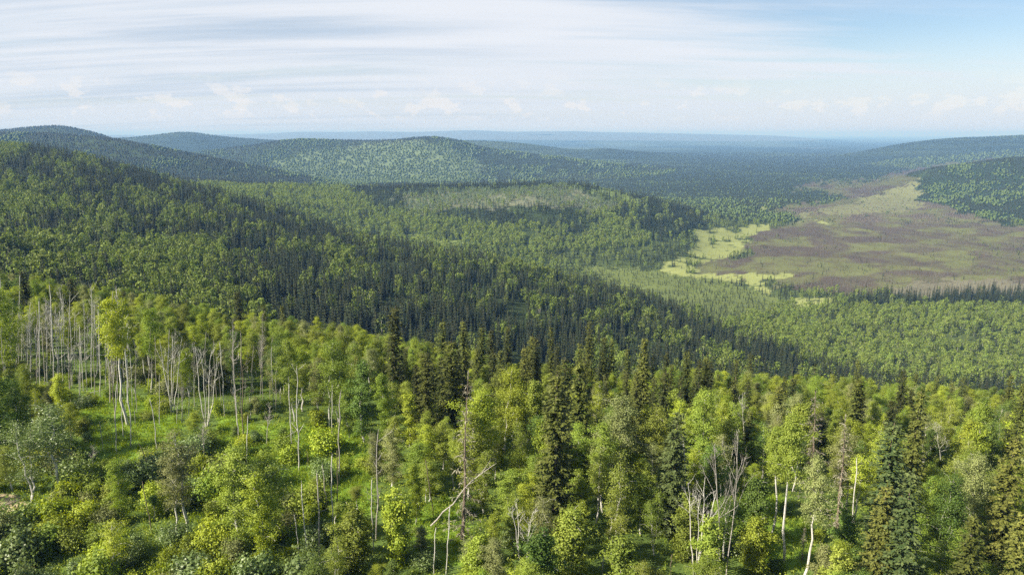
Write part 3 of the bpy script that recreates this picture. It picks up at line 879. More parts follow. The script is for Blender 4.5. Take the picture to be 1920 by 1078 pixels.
def instanced(name, label, sources, P, scale, width, kind='stuff'):
    """One stuff object: a cloud of trees (random source, turn, size) standing at the points P."""
    n = len(P)
    me = bpy.data.meshes.new(name)
    me.vertices.add(n)
    me.vertices.foreach_set('co', np.ascontiguousarray(P, np.float32).ravel())
    sc = np.stack([width, width, scale], 1).astype(np.float32)
    for nm, tp, key, val in (('size', 'FLOAT_VECTOR', 'vector', sc.ravel()), ('turn', 'FLOAT', 'value', rng.uniform(0, 6.28, n).astype(np.float32)),
                             ('pick', 'INT', 'value', rng.integers(0, len(sources.objects), n).astype(np.int32))):
        a = me.attributes.new(nm, tp, 'POINT')
        a.data.foreach_set(key, val)
    g = bpy.data.node_groups.new(name, 'GeometryNodeTree')
    g.interface.new_socket('Geometry', in_out='INPUT', socket_type='NodeSocketGeometry')
    g.interface.new_socket('Geometry', in_out='OUTPUT', socket_type='NodeSocketGeometry')
    gi, go = g.nodes.new('NodeGroupInput'), g.nodes.new('NodeGroupOutput')
    ci = g.nodes.new('GeometryNodeCollectionInfo')
    ci.inputs['Collection'].default_value = sources
    ci.inputs['Separate Children'].default_value = True
    ci.inputs['Reset Children'].default_value = True
    ip = g.nodes.new('GeometryNodeInstanceOnPoints')
    ip.inputs['Pick Instance'].default_value = True
    def attr(nm, dt):
        a = g.nodes.new('GeometryNodeInputNamedAttribute'); a.data_type = dt; a.inputs['Name'].default_value = nm
        return [s for s in a.outputs if s.enabled and s.name == 'Attribute'][0]
    cx = g.nodes.new('ShaderNodeCombineXYZ')
    g.links.new(attr('turn', 'FLOAT'), cx.inputs[2])
    g.links.new(gi.outputs[0], ip.inputs['Points'])
    g.links.new(ci.outputs[0], ip.inputs['Instance'])
    g.links.new(attr('pick', 'INT'), ip.inputs['Instance Index'])
    g.links.new(cx.outputs[0], ip.inputs['Rotation'])
    g.links.new(attr('size', 'FLOAT_VECTOR'), ip.inputs['Scale'])
    g.links.new(ip.outputs[0], go.inputs[0])
    o = bpy.data.objects.new(name, me)
    o.modifiers.new('scatter', 'NODES').node_group = g
    o['label'], o['kind'] = label, kind
    COL.objects.link(o)
    return o


def low_spruces(P, H, W, r):
    """Many small distant conifers in one mesh: two stacked five-sided cones each."""
    n = len(P)
    a = r.uniform(0, 6.28, (n, 1)) + np.arange(5)[None, :] * 1.2566
    V = []
    for z0, z1, rr in ((0.02, 0.66, 1.0), (0.42, 1.0, 0.62)):
        rad = W[:, None] * rr * r.uniform(0.75, 1.2, (n, 5))
        ring = np.stack([np.cos(a) * rad, np.sin(a) * rad, z0 * H[:, None] + r.uniform(-0.05, 0.05, (n, 5)) * H[:, None]], -1)
        tip = np.stack([r.normal(size=n) * 0.02 * H, r.normal(size=n) * 0.02 * H, z1 * H], -1)[:, None, :]
        V.append(np.concatenate([ring, tip], 1))
    V = np.concatenate(V, 1) + P[:, None, :]
    f = np.array([[j, (j + 1) % 5, 5] for j in range(5)] + [[6 + j, 6 + (j + 1) % 5, 11] for j in range(5)])
    F = (np.arange(n)[:, None, None] * 12 + f[None]).reshape(-1, 3)
    return V.reshape(-1, 3), F, np.clip(np.repeat(r.uniform(0.1, 0.6, n), 10) + r.normal(size=n * 10) * 0.15, 0, 1)


OCT_V = None


def low_birches(P, H, W, r):
    """Many small distant broadleaved crowns in one mesh: knobbly uneven domes."""
    n = len(P)
    V = []
    for z, rr in ((0.22, 0.55), (0.52, 1.0), (0.82, 0.72)):
        a = r.uniform(0, 6.28, (n, 1)) + np.arange(5)[None, :] * 1.2566
        rad = W[:, None] * rr * r.uniform(0.65, 1.25, (n, 5))
        V.append(np.stack([np.cos(a) * rad, np.sin(a) * rad, (z + r.uniform(-0.08, 0.08, (n, 5))) * H[:, None]], -1))
    V.append(np.stack([r.normal(size=n) * 0.15 * W, r.normal(size=n) * 0.15 * W, H], -1)[:, None, :])
    V = np.concatenate(V, 1) + P[:, None, :]
    f = []
    for k in (0, 5):
        for j in range(5):
            f += [[k + j, k + (j + 1) % 5, k + 5 + j], [k + (j + 1) % 5, k + 5 + (j + 1) % 5, k + 5 + j]]
    f += [[10 + j, 10 + (j + 1) % 5, 15] for j in range(5)]
    f = np.array(f)
    F = (np.arange(n)[:, None, None] * 16 + f[None]).reshape(-1, 3)
    return V.reshape(-1, 3), F, np.clip(np.repeat(r.uniform(0.15, 0.75, n), 25) + r.normal(size=n * 25) * 0.18, 0, 1)


def jitter_points(y0, y1, spacing, smax=0.86):
    """Jittered points over the fan of ground between two forward distances; spacing grows with distance as given."""
    xs, ys = [], []
    y = y0
    while y < y1:
        s = spacing(y)
        n = int(2 * smax * y / s)
        x = (np.arange(n) + rng.uniform(-0.45, 0.45, n)) * s - smax * y
        xs.append(x); ys.append(y + rng.uniform(-0.5, 0.5, n) * s)
        y += s
    return np.concatenate(xs), np.concatenate(ys)


def sky_line():
    """Highest sight line that the ground up to a distance blocks, per direction: used to leave out trees that stand wholly behind a ridge."""
    Yc = np.exp(LOG_AX)[None, :]
    slope = TAB / Yc
    return np.maximum.accumulate(slope, axis=1)


BLOCK = sky_line()


def may_show(x, y, z, H, margin=0.012):
    # measured a little in front of the tree, so its own slope does not count
    return (z + H) / y > lookup(BLOCK, x * 0.985, y * 0.985) - margin


def build_forests():
    out = {}
    x1, y1 = jitter_points(178, 1330, lambda y: 3.0 + 0.0023 * y)
    x2, y2 = jitter_points(1330, 6300, lambda y: 0.0040 * y)
    for tag, x, y in (('mid', x1, y1), ('far', x2, y2)):
        z = ground_z(x, y)
        c = classify(x, y)
        u = c['u']
        ok = (u > -120) & (u < 2040) & may_show(x, y, z, 13.0) & (c['k'] > 2.05)
        r = rng.uniform(size=len(x))
        near_edge = c['k'] < 2.35
        gap = fbm(x / 22.0, y / 22.0, 191, 3)
        tree = ok & (r < c['d'] * np.clip((gap - 0.26) * 5.0, 0.15, 1.0)) & ~(near_edge & (rng.uniform(size=len(x)) < 0.2))
        sp = tree & (rng.uniform(size=len(x)) < c['p'])
        bi = tree & ~sp
        sn = ok & ~tree & (rng.uniform(size=len(x)) < c['snag'])
        grey = bi & (rng.uniform(size=len(x)) > 0.25 + c['t'] * 1.6)
        asp = bi & ~grey & ((c['k'] > 5.35) | (c['z'] < -148) & (u > 1150))  # birches of the middle ridge and valley, given the leaf copy coloured as better lit
        out[tag] = dict(x=x, y=y, z=z, h=c['h'], sp=sp, bi=bi & ~grey & ~asp if tag == 'mid' else bi & ~grey, asp=asp, grey=grey, sn=sn, t=c['t'], k=c['k'])
    src_s = source_collection('spruce_shapes', [mid_spruce(100 + i, 9 + i % 3, 7).data('spruce_shape', ['far_spruce', 'bark_brown']) for i in range(5)])
    src_b = source_collection('birch_shapes', [mid_birch(200 + i, 320, (0.28, 0.34, 0.26, 0.31, 0.37)[i], (0.28, 0.2, 0.36, 0.25, 0.18)[i]).data('birch_shape', ['far_birch', 'bark_white']) for i in range(5)])
    src_a = source_collection('aspen_shapes', [mid_birch(250 + i, 300, (0.28, 0.33, 0.30, 0.36)[i], (0.28, 0.2, 0.25, 0.18)[i]).data('aspen_shape', ['far_aspen', 'bark_white']) for i in range(4)])
    src_g = source_collection('grey_birch_shapes', [mid_birch(300 + i, 150, 0.26, 0.2).data('grey_birch_shape', ['grey', 'bark_white']) for i in range(3)])
    src_n = source_collection('snag_shapes', [mid_snag(400 + i).data('snag_shape', ['burnt']) for i in range(4)])
    m = out['mid']
    f = out['far']

    def pts(d, mask, sink=0.3):
        return np.stack([d['x'][mask], d['y'][mask], d['z'][mask] - sink], 1)
    near = {}
    # the trees that show largest of the hillsides become objects of their own (built with the near trees below)
    for key, N_ in (('sp', N_SPRUCE), ('bi', N_BIRCH)):
        idx = np.nonzero(m[key])[0]
        cand = idx[np.argsort(m['y'][idx])]
        uu, vv = to_pix(m['x'][cand], m['y'][cand], m['z'][cand] + m['h'][cand] * 0.6)
        vis = may_show(m['x'][cand], m['y'][cand], m['z'][cand], 6.0, -0.004) & (uu > 5) & (uu < 1915) & (m['k'][cand] > 2.9)
        cand = cand[vis][:N_]
        near[key] = np.stack([m['x'][cand], m['y'][cand], m['z'][cand], m['h'][cand]], 1)
        m[key][cand] = False
    hs = lambda d, mask, lo, hi: d['h'][mask] * rng.uniform(lo, hi, mask.sum())
    h = hs(m, m['sp'], 0.50, 1.30); instanced('spruce_forest', 'dense dark spruce forest covering the hillsides and valley behind the near stand', src_s, pts(m, m['sp']), h, h * rng.uniform(0.75, 1.15, len(h)) + 0.6)
    h = hs(m, m['bi'], 0.5, 1.1); instanced('birch_forest', 'green birch and aspen forest mixed through the hillsides behind the near stand', src_b, pts(m, m['bi']), h, h * rng.uniform(0.70, 1.02, len(h)))
    h = hs(m, m['asp'], 0.55, 1.15); instanced('aspen_forest', 'bright green aspen forest on the middle ridge and the valley floor', src_a, pts(m, m['asp']), h, h * rng.uniform(0.70, 1.0, len(h)))
    h = hs(m, m['grey'], 0.7, 1.1); instanced('pale_birch_thicket', 'pale grey green birch thicket near the top of the middle ridge', src_g, pts(m, m['grey']), h, h * rng.uniform(0.9, 1.2, len(h)))
    h = rng.uniform(3.5, 8.5, m['sn'].sum()); instanced('burnt_snag_forest', 'thin burnt grey snags standing over the old burn in the valley', src_n, pts(m, m['sn']), h, h)
    # far slopes
    for key, mask, fn, mat, nm, lab in (
            ('sp', f['sp'], low_spruces, 'far_spruce', 'distant_spruce_forest', 'dark spruce forest on the distant blue green hills and valley floor'),
            ('bi', f['bi'], low_birches, 'distant_birch', 'distant_birch_forest', 'lighter green birch patches on the distant hills'),
            ('grey', f['grey'], low_birches, 'grey', 'distant_pale_thicket', 'pale grey green thicket on the round hill in the middle distance'),
            ('sn', f['sn'], None, 'burnt', 'distant_snag_forest', 'purplish grey burnt snags along the far edge of the burn')):
        P = pts(f, mask, 0.5)
        if not len(P):
            continue
        big = 1.0 + np.clip((f['y'][mask] - 2000) / 9000, 0, 0.5)
        H = f['h'][mask] * rng.uniform(0.55, 0.85, len(P)) * big
        if fn is None:
            V, F, T = low_spruces(P, H * 0.9 + 2, np.full(len(P), 0.5), rng)
        else:
            V, F, T = fn(P, H, H * (0.20 if fn is low_spruces else 0.40) + f['y'][mask] * 0.0005, rng)
        me = mesh_from(nm, V, F)
        face_attr(me, 'tint', T)
        me.materials.append(MAT[mat])
        o = bpy.data.objects.new(nm, me)
        o['label'], o['kind'] = lab, 'stuff'
        COL.objects.link(o)
    print('FOREST', {t: {k: int(d[k].sum()) for k in ('sp', 'bi', 'grey', 'sn')} for t, d in out.items()})
    return near


N_SPRUCE, N_BIRCH = 180, 0
NEAR = build_forests()


# ------------------------------------------------------------------ far lakes and the air
def build_lake(u0, u1, v, wob, seed):
    Y = FLOOR / math.tan(-(PITCH + math.atan((v - 539) / F_PX)))
    x0, _, _ = pix_at(u0, v, Y); x1, _, _ = pix_at(u1, v, Y)
    r = np.random.default_rng(seed)
    n = 48
    a = np.linspace(0, 2 * math.pi, n, endpoint=False)
    rr = 1 + 0.30 * np.sin(3 * a + r.uniform(0, 6)) + 0.18 * np.sin(7 * a + r.uniform(0, 6)) + 0.1 * np.sin(13 * a)
    V = np.stack([(x0 + x1) / 2 + np.cos(a) * rr * (x1 - x0) / 2, Y + np.sin(a) * rr * wob, np.full(n, 0.0)], 1)
    zg = ground_z(V[:, 0], V[:, 1]).max() + 1.2
    V[:, 2] = zg
    low = V.copy(); low[:, 2] -= 3.0
    me = bpy.data.meshes.new('lake')
    me.from_pydata(np.concatenate([V, low]).tolist(), [], [list(range(n))] + [[i, n + i, n + (i + 1) % n, (i + 1) % n] for i in range(n)])
    m, N = MAT.get('water'), None
    if m is None:
        m, N = material('lake_water')
        b = N('ShaderNodeBsdfPrincipled', {'Base Color': (0.05, 0.07, 0.08, 1), 'Roughness': 0.12, 'IOR': 1.33, 'Specular IOR Level': 0.9})
        N('ShaderNodeOutputMaterial', {'Surface': b.outputs[0]})
        MAT['water'] = m
    me.materials.append(m)
    o = bpy.data.objects.new('lake', me)
    o['kind'] = 'structure'
    COL.objects.link(o)


for q in ((1495, 1562, 278.5, 60, 1), (1050, 1105, 271, 110, 2), (868, 884, 261.5, 300, 3), (1372, 1392, 261, 280, 4), (1000, 1040, 268, 90, 5)):
    build_lake(*q)


def build_haze():
    m, N = material('haze')
    v = N('ShaderNodeVolumePrincipled', {'Color': HAZE_COLOR, 'Absorption Color': HAZE_ABSORB, 'Density': HAZE_DENSITY, 'Anisotropy': HAZE_ANISO})
    N('ShaderNodeOutputMaterial', {'Volume': v.outputs[0]})
    x, y0, y1, z0, z1 = 90000.0, -400.0, 60000.0, -175.0, 98.0
    V = [(-x, y0, z0), (x, y0, z0), (x, y1, z0), (-x, y1, z0), (-x, y0, z1), (x, y0, z1), (x, y1, z1), (-x, y1, z1)]
    F = [(0, 3, 2, 1), (4, 5, 6, 7), (0, 1, 5, 4), (1, 2, 6, 5), (2, 3, 7, 6), (3, 0, 4, 7)]
    me = bpy.data.meshes.new('haze')
    me.from_pydata(V, [], F)
    me.materials.append(m)
    o = bpy.data.objects.new('haze', me)
    o['kind'] = 'stuff'
    o['label'] = 'thin blue haze filling the air over the whole valley'
    COL.objects.link(o)


HAZE_COLOR, HAZE_ABSORB, HAZE_ANISO = (0.19, 0.39, 0.78, 1.0), (0.45, 0.32, 0.0, 1.0), 0.0
build_haze()


# ------------------------------------------------------------------ near trees: things with parts
USED = {}


def link(name, data, parent=None):
    o = bpy.data.objects.new(name, data)
    COL.objects.link(o)
    o.parent = parent
    return o


class Kind:
    """One built tree shape: a bare-wood mesh and a crown mesh, stood up as trunk > crown parts of an Empty as often as needed."""
    def __init__(self, H, R, shapes, bark, leaf, thing):
        wood, crown = shapes
        self.H, self.R, self.thing = H, R, thing
        self.leaf, self.bark = leaf, bark
        self.wood = wood.data(thing + '_trunk', [bark])
        self.crown = crown.data(thing + '_crown', [leaf]) if crown.V else None
        self.shapes = shapes

    def whole(self, leaf):
        """Trunk and crown in one mesh, for the crowd of trees at the back that no one could count."""
        s = Shape()
        for sh, mat in ((self.shapes[1], 0), (self.shapes[0], 1)):
            for V, F, T in zip(sh.V, sh.F, sh.T):
                s.quads(V / self.H, F - F.min(), T, mat)
        return s.data(self.thing, [leaf, self.bark])

    def stand(self, x, y, H, W, label, group=None, turn=None, lean=(0, 0), leaf=None, bark=None, cat='tree', z=None):
        t = bpy.data.objects.new(self.thing, None)
        t.empty_display_size = 0.5
        COL.objects.link(t)
        t.location = (x, y, float(ground_z(x, y)) - 0.05 if z is None else z)
        t.rotation_euler = (lean[0], lean[1], random.uniform(0, 6.28) if turn is None else turn)
        if lean[0] or lean[1]:
            t.rotation_mode = 'ZYX'
        f = random.uniform(0.86, 1.16) if self.thing in ('birch_tree', 'shrub') else 1.0
        t.scale = (W * f, W / f, H / self.H)
        t['label'], t['category'] = label, cat
        if group:
            t['group'] = group
        tr = link('trunk', self.wood, t)
        if bark:
            tr.material_slots[0].link = 'OBJECT'; tr.material_slots[0].material = MAT[bark]
        if self.crown is not None:
            cr = link('crown', self.crown, t)
            if leaf:
                cr.material_slots[0].link = 'OBJECT'; cr.material_slots[0].material = MAT[leaf]
        return t


def birch_kind(seed, H, start, R, leaves, **k):
    return Kind(H, R, make_birch(seed, H, start, R, leaves, **k), 'bark_white', 'birch', 'birch_tree')


def spruce_kind(seed, H, R, leaf='spruce', **k):
    return Kind(H, R, make_spruce(seed, H, R, **k), 'bark_brown', leaf, 'spruce_tree')


BIRCH = {
    'broad': [birch_kind(11, 11, 0.26, 2.4, 7500), birch_kind(12, 11, 0.22, 2.2, 7000), birch_kind(13, 11, 0.30, 2.5, 7500, stems=2)],
    'tall': [birch_kind(21, 13, 0.56, 1.9, 5200, nb=26), birch_kind(22, 13, 0.50, 2.1, 5600, nb=26), birch_kind(23, 13, 0.60, 1.7, 4600, nb=24)],
    'column': [birch_kind(31, 10, 0.10, 1.6, 6800, nb=40, round_=0.3), birch_kind(32, 10, 0.14, 1.45, 6200, nb=40, round_=0.4)],
    'young': [birch_kind(41, 6, 0.06, 1.6, 5200, leaf=0.17, nb=34, round_=0.25), birch_kind(42, 6, 0.08, 1.4, 4800, leaf=0.17, stems=2)],
    'open': [birch_kind(51, 11, 0.36, 2.0, 3000, sparse=0.25, nb=30), birch_kind(52, 11, 0.30, 2.2, 3200, stems=2, sparse=0.2), birch_kind(53, 11, 0.34, 1.8, 2600, sparse=0.3)],
}
SPRUCE = {
    'slim': [spruce_kind(61, 14, 1.25, power=0.5), spruce_kind(62, 14, 1.35, power=0.45)],
    'full': [spruce_kind(63, 13, 1.7, power=0.6), spruce_kind(64, 13, 1.8, power=0.65)],
    'wide': [spruce_kind(65, 12, 2.3, power=0.85, tuft=0.34), spruce_kind(66, 12, 2.2, power=0.75, tuft=0.34)],
    'small': [spruce_kind(67, 8, 1.0, tuft=0.24), spruce_kind(68, 8, 1.15, tuft=0.24)],
}
BARE = [Kind(12, 1.6, make_spruce(71 + i, 12, 1.5, bare=True, tuft=0.30), 'bark_brown', 'spruce_bare', 'dead_spruce') for i in range(2)]
DEAD = {k: [Kind(10, 1.5, make_dead(s, 10, k), 'bark_white', 'bark_white', 'dead_birch') for s in ss]
        for k, ss in dict(pole=(81, 82, 83, 84), stubby=(85, 86, 87, 88), forked=(89, 90, 91), clump=(92, 93), twiggy=(94, 95)).items()}
SHRUB = [Kind(2.4, 1.5, make_shrub(s, 2.4, rr, 4200), 'bark_grey', 'willow', 'shrub') for s, rr in ((101, 1.5), (102, 1.8), (103, 1.3), (104, 1.6))]

TAKEN = []        # (x, y, radius) of what already stands
LOOK = []         # (u, v_base, v_top) of slim things that nearer trees must not hide


def pick(table, style):
    USED[style] = USED.get(style, -1) + 1
    return table[style][USED[style] % len(table[style])]


def plant(table, style, u, vt, vb, label, H=None, w=1.0, ut=None, leaf=None, bark=None, group=None, show=False, cat='tree', y=None):
    """Stand one tree so that its foot is at photo pixel (u, vb) - or, with vb None, so that a tree of height H tops out at (u, vt)."""
    if y is None:
        if vb is not None:
            Y = hit_ground(u, vb)
        else:
            Y, H = stand_under(u, vt, H)
    else:
        Y = y
    if Y is None:
        Y = 60.0
    x = pix_at(u, vb if vb is not None else vt, Y)[0]
    x = float(x)
    zg = float(ground_z(x, Y))
    xt, _, zt = pix_at(ut if ut is not None else u, vt, Y)
    H = float(zt) - zg if vb is not None else H
    k = pick(table, style)
    lean = (0, 0)
    if ut is not None:
        lean = (0, math.atan2(float(xt) - x, H))
        H = H / max(0.5, math.cos(lean[1]))
    W = w * (0.55 * H / k.H + 0.45)
    o = k.stand(x, Y, H, W, label, group, lean=lean, leaf=leaf, bark=bark, cat=cat)
    TAKEN.append((x, Y, k.R * W * 0.75))
    if show:
        LOOK.append((u, vb if vb is not None else to_pix(x, Y, zg)[1], vt))
    return o


# --- spruces read off the photograph: (style, u, top v, foot v or None, height, width, leaf, label)
SPRUCES = [
    ('slim', 738, 570, None, 16.5, 1.25, 'spruce_dark', 'tallest dark spruce, standing alone above the bright birches left of the spruce row'),
    ('slim', 829, 598, None, 11.5, 1.0, None, 'dark spruce just right of the tallest spruce, against the shaded slope'),
    ('slim', 868, 598, None, 12.5, 0.95, None, 'thin spruce with pale top, second to the right of the tallest one'),
    ('slim', 904, 608, None, 12, 0.9, None, 'very thin olive spruce near the left end of the spruce row'),
    ('slim', 920, 615, None, 12, 0.95, 'spruce_dark', 'dark thin spruce paired close beside an olive one in the row'),
    ('slim', 950, 607, None, 12.5, 0.9, 'spruce_dark', 'dark needle-thin spruce with two shorter spruces at its foot'),
    ('slim', 803, 655, 842, None, 1.2, None, 'olive brown spruce standing before the bright birches, right of the tallest spruce'),
    ('slim', 846, 634, 832, None, 1.3, None, 'brown topped spruce with ragged olive sides near the pale dead spruce'),
    ('full', 937, 655, None, 11, 0.9, None, 'broad brown spruce below the thin pair, above a bright green birch'),
    ('small', 667, 665, None, 7, 0.9, 'spruce_gold', 'little yellowish spruce top between birch crowns left of the tallest spruce'),
    ('small', 758, 655, None, 8, 1.0, 'spruce_dark', 'small dark spruce tucked against the tallest spruce'),
    ('slim', 445, 543, None, 12, 1.2, 'spruce_dark', 'dark spruce rising alone over the far rim of the birch stand'),
    ('small', 492, 570, None, 9, 1.0, 'spruce_dark', 'small dark spruce on the far rim right of a taller one'),
    ('small', 527, 572, None, 9, 0.9, None, 'small olive spruce on the far rim of the birch stand'),
    ('slim', 983, 647, None, 11, 0.9, 'spruce_gold', 'thin rusty spruce with orange brown foot in the middle of the row'),
    ('slim', 997, 625, None, 12.5, 0.95, None, 'first of a close pair of spruces in the middle of the row'),
    ('slim', 1006, 630, None, 12.5, 0.9, 'spruce_dark', 'darker second of a close pair of spruces in the row'),
    ('full', 1034, 610, None, 12, 0.7, None, 'olive spruce with rounded shoulders, alone behind the row'),
    ('slim', 1056, 665, 880, None, 1.0, 'spruce_dark', 'dark spruce with grey bare twigs low on one side'),
    ('slim', 1033, 690, 1008, None, 1.2, None, 'big near spruce, brown in the sun and almost black in shade, down to the shrubs'),
    ('wide', 1084, 672, 900, None, 0.95, None, 'wide soft olive spruce behind the big brown near spruce'),
    ('full', 1105, 600, None, 14.5, 0.8, None, 'tallest spruce of the right part of the row, with brownish pointed top'),
    ('slim', 1088, 640, None, 10, 0.85, None, 'short spruce leaning on the foot of the tall pointed one'),
    ('slim', 1131, 628, None, 11, 0.95, 'spruce_dark', 'dark ragged spruce right behind the tall pointed one'),
    ('full', 1148, 632, None, 10.5, 0.8, None, 'yellow green blunt spruce right of the tall pointed one'),
    ('full', 1178, 652, None, 11, 0.8, None, 'olive spruce with a crooked top left of the broad one'),
    ('wide', 1209, 632, None, 14.5, 0.85, None, 'broad golden olive spruce, the widest of the row'),
    ('full', 1195, 700, None, 11, 0.9, None, 'ragged olive spruce in front of the widest one'),
    ('slim', 1238, 690, 880, None, 0.95, 'spruce_dark', 'narrow black green spruce in the shade of the widest one'),
    ('small', 1226, 662, None, 7, 0.9, 'spruce_dark', 'little dark spruce top peeking past the widest one'),
    ('full', 1255, 765, 1000, None, 1.1, 'spruce_green', 'yellow green lichen covered spruce standing deep in the near stand'),
    ('full', 1259, 680, None, 9.5, 0.8, None, 'drooping olive spruce right of the widest one'),
    ('full', 1291, 655, None, 11, 0.75, None, 'olive spruce at the end of the spruce row'),
    ('slim', 1325, 664, None, 11, 0.9, None, 'first of twin spruces past the end of the row'),
    ('slim', 1334, 672, None, 10.5, 0.85, 'spruce_dark', 'darker of twin spruces past the end of the row'),
    ('small', 1308, 690, None, 8, 1.0, None, 'low bushy spruce below the twin spruces'),
    ('small', 1382, 672, None, 8, 1.0, None, 'small yellowish spruce alone against the valley forest'),
    ('small', 1411, 662, None, 9, 1.1, 'spruce_dark', 'dark small spruce alone against the valley forest'),
    ('small', 1402, 714, None, 8.5, 1.0, 'spruce_dark', 'small rusty dark spruce among birches above a bare forked crown'),
    ('slim', 1464, 722, None, 10, 1.2, 'spruce_gold', 'yellow tipped spruce beside a darker one among bright birches'),
    ('slim', 1487, 706, None, 10.5, 1.2, 'spruce_dark', 'dark compact spruce among bright birches'),
    ('full', 1608, 712, None, 13, 0.85, None, 'big golden sided spruce, first of two tall ones by the pale dead spruces'),
    ('slim', 1619, 705, None, 13.5, 1.0, None, 'pointed twin touching the big golden sided spruce'),
    ('small', 1608, 673, None, 8, 0.9, None, 'small spruce on the slope beyond the golden twins'),
    ('full', 1700, 692, None, 14, 0.8, 'spruce_dark', 'tall dark ragged spruce behind the rusty topped one'),
    ('slim', 1719, 698, None, 9, 0.9, None, 'thin spruce with bristly top behind the rusty topped one'),
    ('full', 1727, 728, None, 16, 0.95, None, 'rusty topped big spruce with a black shaded side'),
    ('small', 1760, 703, None, 8, 1.0, None, 'pointed little spruce over the bright birches on the far slope'),
    ('small', 1806, 706, None, 7.5, 1.0, 'spruce_dark', 'dark little spruce over the bright birches on the far slope'),
    ('small', 1785, 712, None, 6.5, 1.0, None, 'faint small spruce between two other little ones on the far slope'),
    ('full', 1897, 702, None, 13, 0.9, None, 'tall olive spruce with a thin whip top near the frame edge'),
    ('full', 1922, 715, None, 15, 0.9, None, 'big brown olive spruce cut by the frame edge'),
    ('slim', 1642, 785, 1040, None, 1.25, 'spruce_green', 'slender grey green spruce between the white pole and the rusty topped spruce'),
    ('full', 1655, 905, None, 12.5, 0.95, 'spruce_gold', 'golden yellow spruce at the bottom edge'),
    ('full', 1712, 880, None, 14.5, 1.15, 'spruce_green', 'large blue green spruce at the bottom edge beside the golden one'),
    ('full', 1905, 815, None, 14, 1.05, 'spruce_gold', 'golden green spruce with tufted arms near the frame edge'),
    ('full', 1830, 965, None, 11, 1.1, None, 'yellow green spruce low at the bottom, left of the tufted golden one'),
    ('full', 1912, 955, None, 11.5, 1.0, 'spruce_gold', 'pale tipped spruce in the bottom corner'),
    ('small', 1345, 700, None, 8, 1.0, None, 'small olive spruce half hidden under the twin spruces'),
    ('small', 1515, 750, None, 7, 0.9, None, 'little spruce beside the tall pale dead spruce'),
    ('slim', 1675, 745, None, 11, 1.0, 'spruce_dark', 'dark spruce wedged between the golden twins and the rusty topped one'),
    ('small', 1790, 775, None, 6, 1.0, None, 'young yellowish spruce standing among bright birches on the right slope'),
    ('slim', 40, 505, None, 13, 1.2, 'spruce_dark', 'dark spruce poking up behind the white trunks at the left edge'),
    ('slim', 130, 520, None, 11, 1.1, 'spruce_dark', 'dark spruce behind the white trunks, right of the edge one'),
    ('small', 140, 538, None, 9, 1.0, 'spruce_dark', 'short dark spruce touching another behind the white trunks'),
    ('small', 235, 545, None, 9, 1.2, 'spruce_dark', 'dark bushy spruce behind the tall bright birch'),
    ('small', 350, 562, None, 8, 1.0, None, 'olive spruce just beyond the stand above the many-stemmed bare birch'),
]
for st, u, vt, vb, H, w, leaf, lab in SPRUCES:
    if vb is None and 780 < u < 1345:
        H += 1.2
    plant(SPRUCE, st, u, vt, vb, lab, H=H, w=w * 1.08, leaf=leaf)

for i in range(26):
    u = 770 + i * 22 + random.uniform(-12, 12)
    plant(SPRUCE, random.choice(['slim', 'slim', 'small']), u, random.uniform(640, 700) + max(0, (u - 900)) * 0.03, None, 'slim dark spruce crowded among the birches along the spruce row', H=random.uniform(9, 12), w=0.95,
          leaf=random.choice([None, 'spruce_dark']), group='slim spruces crowded along the spruce row')
for i in range(14):
    u = 1400 + i * 38 + random.uniform(-15, 15)
    plant(SPRUCE, random.choice(['slim', 'small']), u, random.uniform(700, 790), None, 'slim spruce scattered among the bright birches of the right slope', H=random.uniform(7, 10), w=0.95,
          leaf=random.choice([None, 'spruce_dark']), group='spruces scattered on the right slope')

# --- dead spruces
for u, vt, vb, w, lab, ut in (
        (1527, 732, 960, 1.25, 'tall pale grey dead spruce draped with lichen among bright birches', 1533),
        (1570, 778, 1000, 1.0, 'smaller grey green dead spruce right of the tall pale one', 1586),
        (866, 700, 1012, 1.05, 'leaning grey dead spruce with a fallen trunk propped against it', 877),
        (1503, 985, 1052, 0.6, 'short brown dead spruce stub beside a grassy slope', None)):
    Y = hit_ground(u, vb)
    USED['bare'] = USED.get('bare', -1) + 1
    plant({'bare': BARE}, 'bare', u, vt, vb, lab, w=w, ut=ut, show=True)

